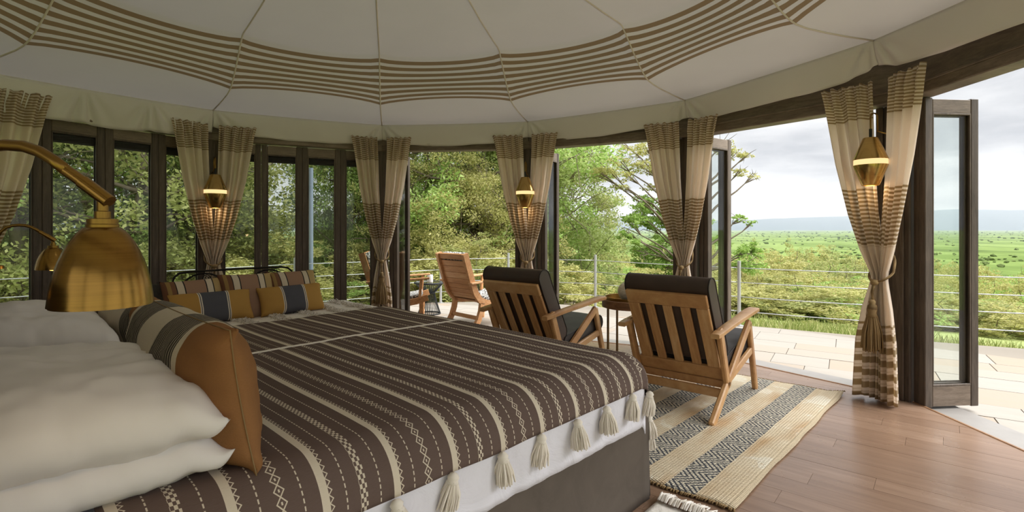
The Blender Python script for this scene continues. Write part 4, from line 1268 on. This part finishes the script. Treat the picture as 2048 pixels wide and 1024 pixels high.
# hills on the horizon, a long ridge with real depth
def hillz(t, s):
    px = 1024+F*math.tan(t)
    base = np.interp(px, [-400, 600, 1000, 1210, 1300, 1480, 1600, 1700, 1800, 1920, 2048, 2300, 2700], [300, 250, 190, 175, 160, 175, 235, 270, 330, 430, 420, 460, 430])
    rg = base*(1+.05*nz(t*14, 3)+.03*nz(t*40, 1))
    prof = (math.sin(min(1, s*1.15)*math.pi/2)**1.4) if s < .87 else 1-(s-.87)*1.5
    gul = 1-.10*abs(nz(t*30, s*3, 2))*(1-s)*4*s
    return -36+(rg+70)*prof*gul
def hf(u, v):
    t = math.radians(-50+110*u); D = 9200+3800*v+500*nz(t*5, 8)
    return (D*math.tan(t), D, hillz(t, v))
hill = obj('hills', MB().grid(hf, 260, 26), M_HILL, smooth=180); tag(hill, 'long blue wooded ridge along the horizon', kind='structure')

# ------------------------------------------------------------------ plants
def leaf_arrays(cen, size, rng, aspect=.5, up=.25):
    n = len(cen)
    a = rng.normal(size=(n, 3)); a[:, 2] *= .55; a /= np.linalg.norm(a, axis=1)[:, None]
    b = rng.normal(size=(n, 3)); b -= (b*a).sum(1)[:, None]*a; b /= np.linalg.norm(b, axis=1)[:, None]
    L = (size*(.6+.8*rng.random(n)))[:, None]
    v = np.stack([cen-a*L*.5, cen+b*L*aspect*.5, cen+a*L*.5, cen-b*L*aspect*.5], 1)
    return v.reshape(-1, 3)
def raw_mesh(name, v, quads, mat):
    me = bpy.data.meshes.new(name); nq = len(quads)
    me.vertices.add(len(v)); me.vertices.foreach_set('co', np.ascontiguousarray(v, dtype=np.float32).ravel())
    me.loops.add(nq*4); me.loops.foreach_set('vertex_index', np.ascontiguousarray(quads, dtype=np.int32).ravel())
    me.polygons.add(nq); me.polygons.foreach_set('loop_start', np.arange(nq, dtype=np.int32)*4)
    try: me.polygons.foreach_set('loop_total', np.full(nq, 4, dtype=np.int32))
    except Exception: pass
    me.update(calc_edges=True); me.materials.append(mat.m)
    return me
def foliage(name, cl, n, size, mat, seed, aspect=.5, nsub=9):
    """cl: array of (x,y,z,rx,ry,rz) clusters"""
    rng = np.random.default_rng(seed); cl = np.array(cl, float)
    w = (cl[:, 3]*cl[:, 4]*cl[:, 5])**.667; w /= w.sum()
    # break each cluster into sprays
    sub = []
    for c in cl:
        for _ in range(nsub):
            q = rng.normal(size=3); q *= rng.random()**.4/np.linalg.norm(q); f = .30+.22*rng.random()
            sub.append((c[0]+q[0]*c[3], c[1]+q[1]*c[4], c[2]+q[2]*c[5], c[3]*f, c[4]*f, c[5]*f*.8))
    cl = np.array(sub); w = cl[:, 3]**2; w /= w.sum()
    ix = rng.choice(len(cl), n, p=w)
    d = rng.normal(size=(n, 3)); d /= np.linalg.norm(d, axis=1)[:, None]
    d *= (rng.random(n)**.4)[:, None]
    c = cl[ix, :3]+d*cl[ix, 3:]
    v = leaf_arrays(c, size, rng, aspect)
    return raw_mesh(name, v, np.arange(n*4).reshape(-1, 4), mat)
def wiggle(a, b, n, amp, rd):
    a, b = Vector(a), Vector(b); L = (b-a).length
    return [a.lerp(b, k/n)+(Vector((rd.random()-.5, rd.random()-.5, rd.random()-.5))*amp*L if 0 < k < n else Vector()) for k in range(n+1)]
def make_tree(kind, seed, H=7.0, R=3.2, low=.12, leaves=60000, size=.085, mat=0, dens=1.0, ncl=95):
    rd = random.Random(seed); cl = []
    for k in range(ncl):
        a = rd.random()*6.283; u = rd.random(); z = H*(low+(1-low)*rd.random())
        zz = (z/H-low)/(1-low)
        rad = R*math.sqrt(max(.05, 1-(abs(zz-.42)/.62)**2.2))*(.55+.45*rd.random()**.5)
        s = R*(.17+.16*rd.random())*dens
        cl.append((rad*math.cos(a), rad*math.sin(a), z, s*1.15, s*1.15, s*.75))
    m = MB()
    tops = []
    base = Vector((0, 0, -.6)); st = 1+rd.randint(0, 2)
    m2 = []
    for q in range(st):
        an = rd.random()*6.28; tip = Vector((math.cos(an)*R*.3, math.sin(an)*R*.3, H*.6))
        pts = wiggle((.12*q, .1*q, -.6), tip, 6, .07, rd); m.tube(pts, [.13*H/7*(1-.75*k/6) for k in range(7)], 7); m2 += pts[2:]
    for c in cl[::2]:
        tip = Vector(c[:3]); s = min(m2, key=lambda p: (p-tip).length+abs(p.z-tip.z+.9)*.6)
        m.tube(wiggle(s, tip, 4, .12, rd), [.045, .035, .026, .018, .008], 5, cap=False)
        for _ in range(3):
            e = tip+Vector((rd.random()-.5, rd.random()-.5, rd.random()-.4))*c[3]*2.6
            m.tube([tip, tip.lerp(e, .5)+Vector((0, 0, .08)), e], [.012, .009, .004], 4, cap=False)
    tm = m.mesh('trunk', 180); tm.materials.append(M_BARK.m)
    return tm, foliage('crown', cl, leaves, size, M_LEAF[mat], seed)
def add_tree(name, var, x, y, s, rz, label, cat='tree', group=None, z=None, sz=None, wx=1.0):
    zg = ground(x, y) if z is None else z
    t = thing(name, label, cat, (x, y, zg), rz, group); t.scale = (s*wx, s*wx, s if sz is None else sz)
    obj('trunk', var[0], M_BARK, t); obj('crown', var[1], M_LEAF[0], t)
    return t
VT = [make_tree('a', 21, 7.0, 3.2, .10, 70000, .088, 0), make_tree('b', 22, 6.2, 3.0, .08, 62000, .085, 1), make_tree('c', 23, 7.6, 3.0, .14, 56000, .085, 3, ncl=85), make_tree('d', 24, 5.0, 2.9, .03, 60000, .08, 2)]
TREES = [  # px, distance, variant, scale, vertical scale, label
    (-260, 9.5, 0, 1.0, 1.0, 'dense dark tree beyond the left curtain'),
    (40, 10.5, 2, 1.02, 1.05, 'tall leafy tree seen through the leftmost window panes'),
    (150, 13.5, 0, 1.0, 1.1, 'dark green tree behind the big brass lamp'),
    (255, 11.0, 1, 1.05, 1.12, 'olive green tree between the lamp and the left sconce'),
    (375, 12.5, 0, .50, .95, 'dense dark tree behind the left sconce'),
    (430, 14.0, 2, .42, .86, 'tree right of the left sconce, its top against the sky'),
    (548, 16.0, 1, .60, .40, 'low olive tree below the patch of sky behind the daybed'),
    (694, 13.0, 2, .46, .98, 'leafy tree behind the grey pole'),
    (764, 13.5, 0, .56, 1.02, 'dense tree behind the curtains left of the deck doorway'),
    (858, 15.0, 0, 1.12, 1.18, 'big dark green tree filling the deck doorway'),
    (960, 14.0, 2, 1.0, 1.10, 'bright green tree at the right of the deck doorway'),
    (872, 12.6, 3, .62, .70, 'low yellow green tree in front of the big dark tree in the deck doorway'),
    (985, 13.0, 3, .55, .62, 'low yellow green tree left of the middle curtains'),
    (1040, 16.5, 0, 1.0, .98, 'dark tree behind the middle sconce'),
    (1112, 18.0, 1, .72, .80, 'small loose tree just right of the middle curtains'),
]
for k, (px, d, v, s, sz, lab) in enumerate(TREES):
    x = (px-1024)/F*d
    add_tree('broadleaf_tree', VT[v], x, d, s, k*1.3, lab, 'tree', 'trees around the deck', sz=sz)
# shrubs with yellow green leaves in front of the trees
def make_shrub(seed, H=2.0, R=1.3, leaves=11000, size=.07, mat=2, stems=16):
    rd = random.Random(seed); cl = []; m = MB()
    for k in range(stems*2):
        a = rd.random()*6.283; r = R*rd.random()**.6; z = H*(.18+.82*rd.random())*(1-.35*(r/R)**2)
        s = R*(.16+.16*rd.random()); cl.append((r*math.cos(a), r*math.sin(a), z, s, s, s*.9))
        if k % 2 == 0:
            e = Vector(cl[-1][:3])+Vector((math.cos(a)*.2, math.sin(a)*.2, .28))
            m.tube(wiggle((r*.2*math.cos(a), r*.2*math.sin(a), -.2), e, 5, .09, rd), [.022, .019, .015, .011, .008, .003], 5, cap=False)
    tm = m.mesh('stems', 180); tm.materials.append(M_BARK.m)
    return tm, foliage('foliage', cl, leaves, size, M_LEAF[mat], seed, .45)
VS = [make_shrub(31, mat=2), make_shrub(32, 2.3, 1.2, 11000, .07, 1), make_shrub(33, 1.8, 1.5, 11000, .068, 3), make_shrub(34, 2.2, 1.4, 10500, .072, 2, 18)]
def add_shrub(v, x, y, h, w, rz, label, group):
    t = thing('shrub', label, 'shrub', (x, y, ground(x, y)-.05), rz, group); t.scale = (w/1.3, w/1.3, h/2.0)
    obj('stems', VS[v][0], M_BARK, t); obj('foliage', VS[v][1], M_LEAF[2], t)
rd = random.Random(77)
def shrub_at(px, d, topy, w, label, group, v=None):
    x = (px-1024)/F*d; zt = CH-(topy-H0)/F*d; h = max(.7, zt-ground(x, d))
    add_shrub(rd.randint(0, 3) if v is None else v, x, d, h, w, rd.random()*6.28, label, group)
# a belt right behind the railing on the left
for k, px in enumerate(range(-40, 800, 60)):
    shrub_at(px+rd.randint(-14, 14), 9.3+rd.random()*1.8+max(0, (px-400)/300), 500+rd.randint(-30, 50), 1.15+rd.random()*.3, 'olive shrub seen through the closed windows, %s from the left' % ('first second third fourth fifth sixth seventh eighth ninth tenth eleventh twelfth thirteenth fourteenth'.split()[k]), 'shrubs behind the window panes')
for k, px in enumerate(range(815, 1130, 42)):
    shrub_at(px+rd.randint(-10, 10), 10.2+rd.random()*2.0, 478+rd.randint(-20, 45), 1.1+rd.random()*.3, 'yellow green shrub behind the railing in the deck doorway, %s from the left' % ('first second third fourth fifth sixth seventh eighth'.split()[k]), 'shrubs in the deck doorway', v=rd.choice((0, 0, 3, 1)))
# slope of bushes on the right
ORD = ['first', 'second', 'third', 'fourth', 'fifth', 'sixth', 'seventh', 'eighth', 'ninth', 'tenth', 'eleventh', 'twelfth', 'thirteenth', 'fourteenth', 'fifteenth', 'sixteenth', 'seventeenth', 'eighteenth', 'nineteenth', 'twentieth']+['twenty-%s' % w for w in ('first', 'second', 'third', 'fourth', 'fifth', 'sixth', 'seventh', 'eighth', 'ninth')]+['thirtieth']*20
slope = {}
for d0, d1, n, ty in ((11, 14, 32, 585), (14, 18, 41, 555), (18, 25, 52, 535), (25, 36, 58, 522), (36, 60, 64, 512)):
    for k in range(n):
        px = 1090+(k+rd.random())/n*1560; d = d0+(d1-d0)*rd.random()
        dip = np.interp(px, [1090, 1200, 1300, 1480, 1620, 1740, 1880, 2048, 2300], [-14, -6, 4, -18, -16, 8, 44, 55, 60])
        ty2 = ty+dip*(.9 if d < 20 else .5)+rd.randint(-14, 16)
        if px > 1850 and d > 18 and rd.random() < .45: continue
        col_ = 0 if px < 1240 else 1 if px < 1420 else 2 if px < 1580 else 3 if px < 1740 else 4 if px < 1870 else 5 if px < 1975 else 6
        place_ = ['right of the middle curtains', 'below the acacia', 'just right of the acacia', 'left of the tasselled curtains', 'behind the tasselled curtains', 'behind the rightmost door', 'right of the rightmost door'][col_]
        row_ = {11: 'nearest row', 14: 'second row', 18: 'third row', 25: 'fourth row', 36: 'farthest row'}[d0]
        slope.setdefault((place_, row_), []).append((px, d, min(ty2, 640), .95+rd.random()*.5+d*.012))
for (place_, row_), lst in slope.items():
    for k, (px, d, ty2, w) in enumerate(sorted(lst)):
        shrub_at(px, d, ty2, w, 'olive bush on the slope %s, %s, %s from left' % (place_, row_, ORD[k]), 'bushes on the slope')
# grey leafless shrubs
def bare(seed):
    rd = random.Random(seed); m = MB()
    for k in range(26):
        a = rd.random()*6.283; e = Vector((math.cos(a)*rd.random()*.9, math.sin(a)*rd.random()*.9, 1.0+rd.random()*1.0))
        pts = wiggle((0, 0, -.1), e, 5, .1, rd); m.tube(pts, [.02, .016, .013, .01, .007, .003], 4, cap=False)
        for _ in range(3):
            s = pts[rd.randint(2, 4)]; m.tube([s, s+Vector((rd.random()-.5, rd.random()-.5, rd.random()*.7))*.8], [.008, .003], 4, cap=False)
    me = m.mesh('bare_shrub', 180); me.materials.append(M_BARK.m); return me
BM = bare(3)
for k, (px, d, ty, lab) in enumerate(((1222, 24, 505, 'grey leafless shrub left of the acacia'), (1715, 20, 520, 'grey leafless shrub beside the tasselled curtain'), (70, 9.0, 520, 'grey leafless shrub outside the leftmost window'), (1600, 26, 505, 'grey leafless shrub on the slope between the right curtains'))):
    x = (px-1024)/F*d; h = (CH-(ty-H0)/F*d)-ground(x, d)
    o = obj('bare_shrub', BM, M_BARK, loc=(x, d, ground(x, d))); o.scale = (h*.4, h*.4, h/1.9); tag(o, lab, 'shrub')
# spreading acacia behind the fourth post
AD = 13.5
ac = thing('acacia_tree', 'spreading acacia with sparse high branches behind the near lounge chair', 'tree', ((1400-1024)/F*AD, AD, ground((1400-1024)/F*AD, AD)))
org = Vector(ac.location); rda = random.Random(12)
def al(px, py, dd): return at(px, py, AD+dd)-org
fork = al(1400, 520, 0); m = MB()
m.tube(wiggle((0, 0, -.4), fork, 4, .04, rda), [.17, .15, .13, .12, .11], 8)
m.tube(wiggle(fork, al(1392, 330, .2), 6, .05, rda), [.10, .09, .075, .06, .05, .035, .02], 7)
CLH = [(1215, 338, -.6, .28), (1240, 322, -.3, .25), (1262, 300, 0, .30), (1290, 296, .3, .3), (1312, 318, .5, .32), (1320, 345, .2, .3), (1285, 335, -.2, .28), (1255, 352, -.5, .22), (1245, 372, -.6, .18), (1340, 300, .6, .35), (1345, 335, .1, .35), (1370, 290, .4, .4), (1400, 285, 0, .4),
       (1200, 345, -.7, .16), (1440, 292, .2, .34), (1470, 310, .4, .25), (1490, 312, .3, .2), (1508, 352, .5, .15), (1480, 345, .1, .18), (1305, 375, .2, .2)]
CLL = [(1270, 425, -.4, .35), (1290, 410, .1, .4), (1315, 420, .5, .4), (1335, 440, .2, .45), (1262, 445, -.5, .3), (1300, 450, .1, .4), (1280, 500, -.3, .3), (1310, 505, .2, .4), (1335, 480, .6, .45), (1265, 478, -.6, .25), (1340, 520, .2, .45), (1375, 500, .3, .5), (1420, 480, .4, .5), (1380, 440, -.3, .45),
       (1478, 436, .3, .2), (1500, 446, .4, .16), (1490, 500, .2, .35), (1512, 505, .1, .28), (1250, 470, -.7, .22), (1320, 535, 0, .4), (1285, 530, .2, .3), (1500, 530, 0, .45)]
for (px, py, dd, s) in CLH+CLL:
    tip = al(px, py, dd); st = al(1398+.12*(px-1398), min(540, py+.55*abs(px-1398)+25), dd*.2)
    pts = wiggle(st, tip, 5, .07, rda); m.tube(pts, [.04, .033, .026, .02, .014, .006], 6, cap=False)
    for _ in range(5):
        e = tip+Vector((rda.random()-.5, rda.random()-.5, rda.random()-.5))*s*2.4; m.tube([pts[4], tip.lerp(e, .5), e], [.011, .008, .003], 4, cap=False)
obj('trunk', m, M_BARK, ac, smooth=180)
cl = [(*al(px, py, dd), s*1.25, s*1.2, s*.62) for (px, py, dd, s) in CLH]
obj('upper_foliage', foliage('upper_foliage', cl, 8000, .066, M_LEAF[2], 5, .45, 14), M_LEAF[1], ac)
cl = [(*al(px, py, dd), s*1.05, s*1.0, s*.62) for (px, py, dd, s) in CLL]
obj('lower_foliage', foliage('lower_foliage', cl, 13000, .078, M_LEAF[3], 6), M_LEAF[3], ac)
# scattered bush and trees across the far plain: too many to count
rng = np.random.default_rng(8)
ico = bmesh.new(); bmesh.ops.create_icosphere(ico, subdivisions=1, radius=1.0)
iv = np.array([v.co[:] for v in ico.verts]); jf = np.array([[v.index for v in f.verts] for f in ico.faces]); ico.free()
V = []; FF = []; n0 = 0
for k in range(6400):
    d = 70*(90**rng.random()); th = math.radians(-12+72*rng.random()); x, y = d*math.tan(th), d
    cl_ = mnoise.noise(Vector((x*.006, y*.0025, 1)))
    if cl_ < -.10+.4*rng.random()-.12 and d > 100: continue
    s = (.8+1.6*rng.random()**2)*(1+d/2200)
    v = iv*np.array([s*1.25, s*1.25, s*.75])*(1+.28*rng.normal(size=(len(iv), 1)))+np.array([x, y, ground(x, y)+s*.5])
    V.append(v); FF.append(jf+n0); n0 += len(iv)
me = bpy.data.meshes.new('distant_bush'); me.from_pydata(np.concatenate(V).tolist(), [], np.concatenate(FF).tolist()); me.materials.append(M_BUSH.m)
o = link(bpy.data.objects.new('distant_bush', me)); tag(o, 'scattered bush and small trees across the far green plain', 'bush', kind='stuff')
# grass just beyond the deck edge
rng = np.random.default_rng(4); n = 26000
i_ = rng.integers(3, 10, n); f_ = rng.random(n); A = np.array([[p.x, p.y] for p in RAIL]); P = A[i_]*(1-f_[:, None])+A[i_+1]*f_[:, None]
dirv = P-np.array([CEN.x, CEN.y]); dirv /= np.linalg.norm(dirv, axis=1)[:, None]
P = P+dirv*(.12+3.6*rng.random(n)**1.3)[:, None]
z = np.array([ground(x, y) for x, y in P]); b = np.stack([P[:, 0], P[:, 1], z-.02], 1)
an = rng.random(n)*6.28; sd = np.stack([np.cos(an), np.sin(an), 0*an], 1)*(.007+.006*rng.random(n))[:, None]
tipv = b+np.stack([rng.normal(size=n)*.07, rng.normal(size=n)*.07, .08+.14*rng.random(n)], 1); midv = (b+tipv)/2+sd*.2
v = np.stack([b-sd, b+sd, tipv+sd*.15, tipv-sd*.15], 1).reshape(-1, 3)
gm = raw_mesh('grass', v, np.arange(n*4).reshape(-1, 4), M_GRASS)
o = link(bpy.data.objects.new('grass', gm)); tag(o, 'fresh green grass along the outer edge of the deck', 'grass', kind='stuff')
# boulders on the grass behind the railing
def rock(seed, s):
    bm = bmesh.new(); bmesh.ops.create_icosphere(bm, subdivisions=3, radius=1)
    for vv in bm.verts:
        c = vv.co; c *= 1+.35*nz(c.x*1.3+seed, c.y*1.3, c.z*1.3)+.1*nz(c.x*4+seed, c.y*4, c.z*4); c.x *= s[0]; c.y *= s[1]; c.z *= s[2]
    me = bpy.data.meshes.new('boulder'); bm.to_mesh(me); bm.free()
    me.polygons.foreach_set('use_smooth', [True]*len(me.polygons)); me.materials.append(M_STONE.m); return me
for k, (px, d, s, lab) in enumerate(((1131, 9.4, (.16, .14, .11), 'low grey boulder behind the railing nearest the middle curtains'), (1152, 9.6, (.2, .15, .10), 'flat pale boulder in the middle of the rocks behind the railing'), (1168, 9.3, (.10, .10, .20), 'upright pointed grey stone behind the railing'), (1140, 10.2, (.2, .2, .14), 'rounded boulder at the back of the rocks behind the railing'))):
    x = (px-1024)/F*d; o = obj('boulder', rock(k*4.1, s), M_STONE, loc=(x, d, ground(x, d)+.05)); tag(o, lab, 'boulder')
# grey pole outside the windows
p = at(622, 600, 8.4)
o = obj('metal_pole', MB().tube([(0, 0, 0), (0, 0, 3.0)], .035, 14).lathe([(0, .02), (.08, .02), (.08, 0)], 16), M_POLE, loc=(p.x, p.y, ground(p.x, p.y))); o.scale = (1, 1, (CH-(336-H0)/F*8.4-ground(p.x, p.y))/3.0)
tag(o, 'slim blue grey metal pole outside the windows behind the daybed', 'pole')
# ------------------------------------------------------------------ haze over the far plain
hz = bpy.data.materials.new('distance haze'); hz.use_nodes = True; t = hz.node_tree; t.nodes.clear()
ho = t.nodes.new('ShaderNodeOutputMaterial'); vsn = t.nodes.new('ShaderNodeVolumeScatter'); vsn.inputs['Color'].default_value = (.78, .88, 1.0, 1); vsn.inputs['Density'].default_value = 8e-5
t.links.new(vsn.outputs[0], ho.inputs['Volume'])
o = obj('haze', MB().box((0, 7400, 230), (34000, 13600, 560), 1), hz, smooth=0); tag(o, 'pale bluish haze lying over the far plain and hills', kind='stuff')
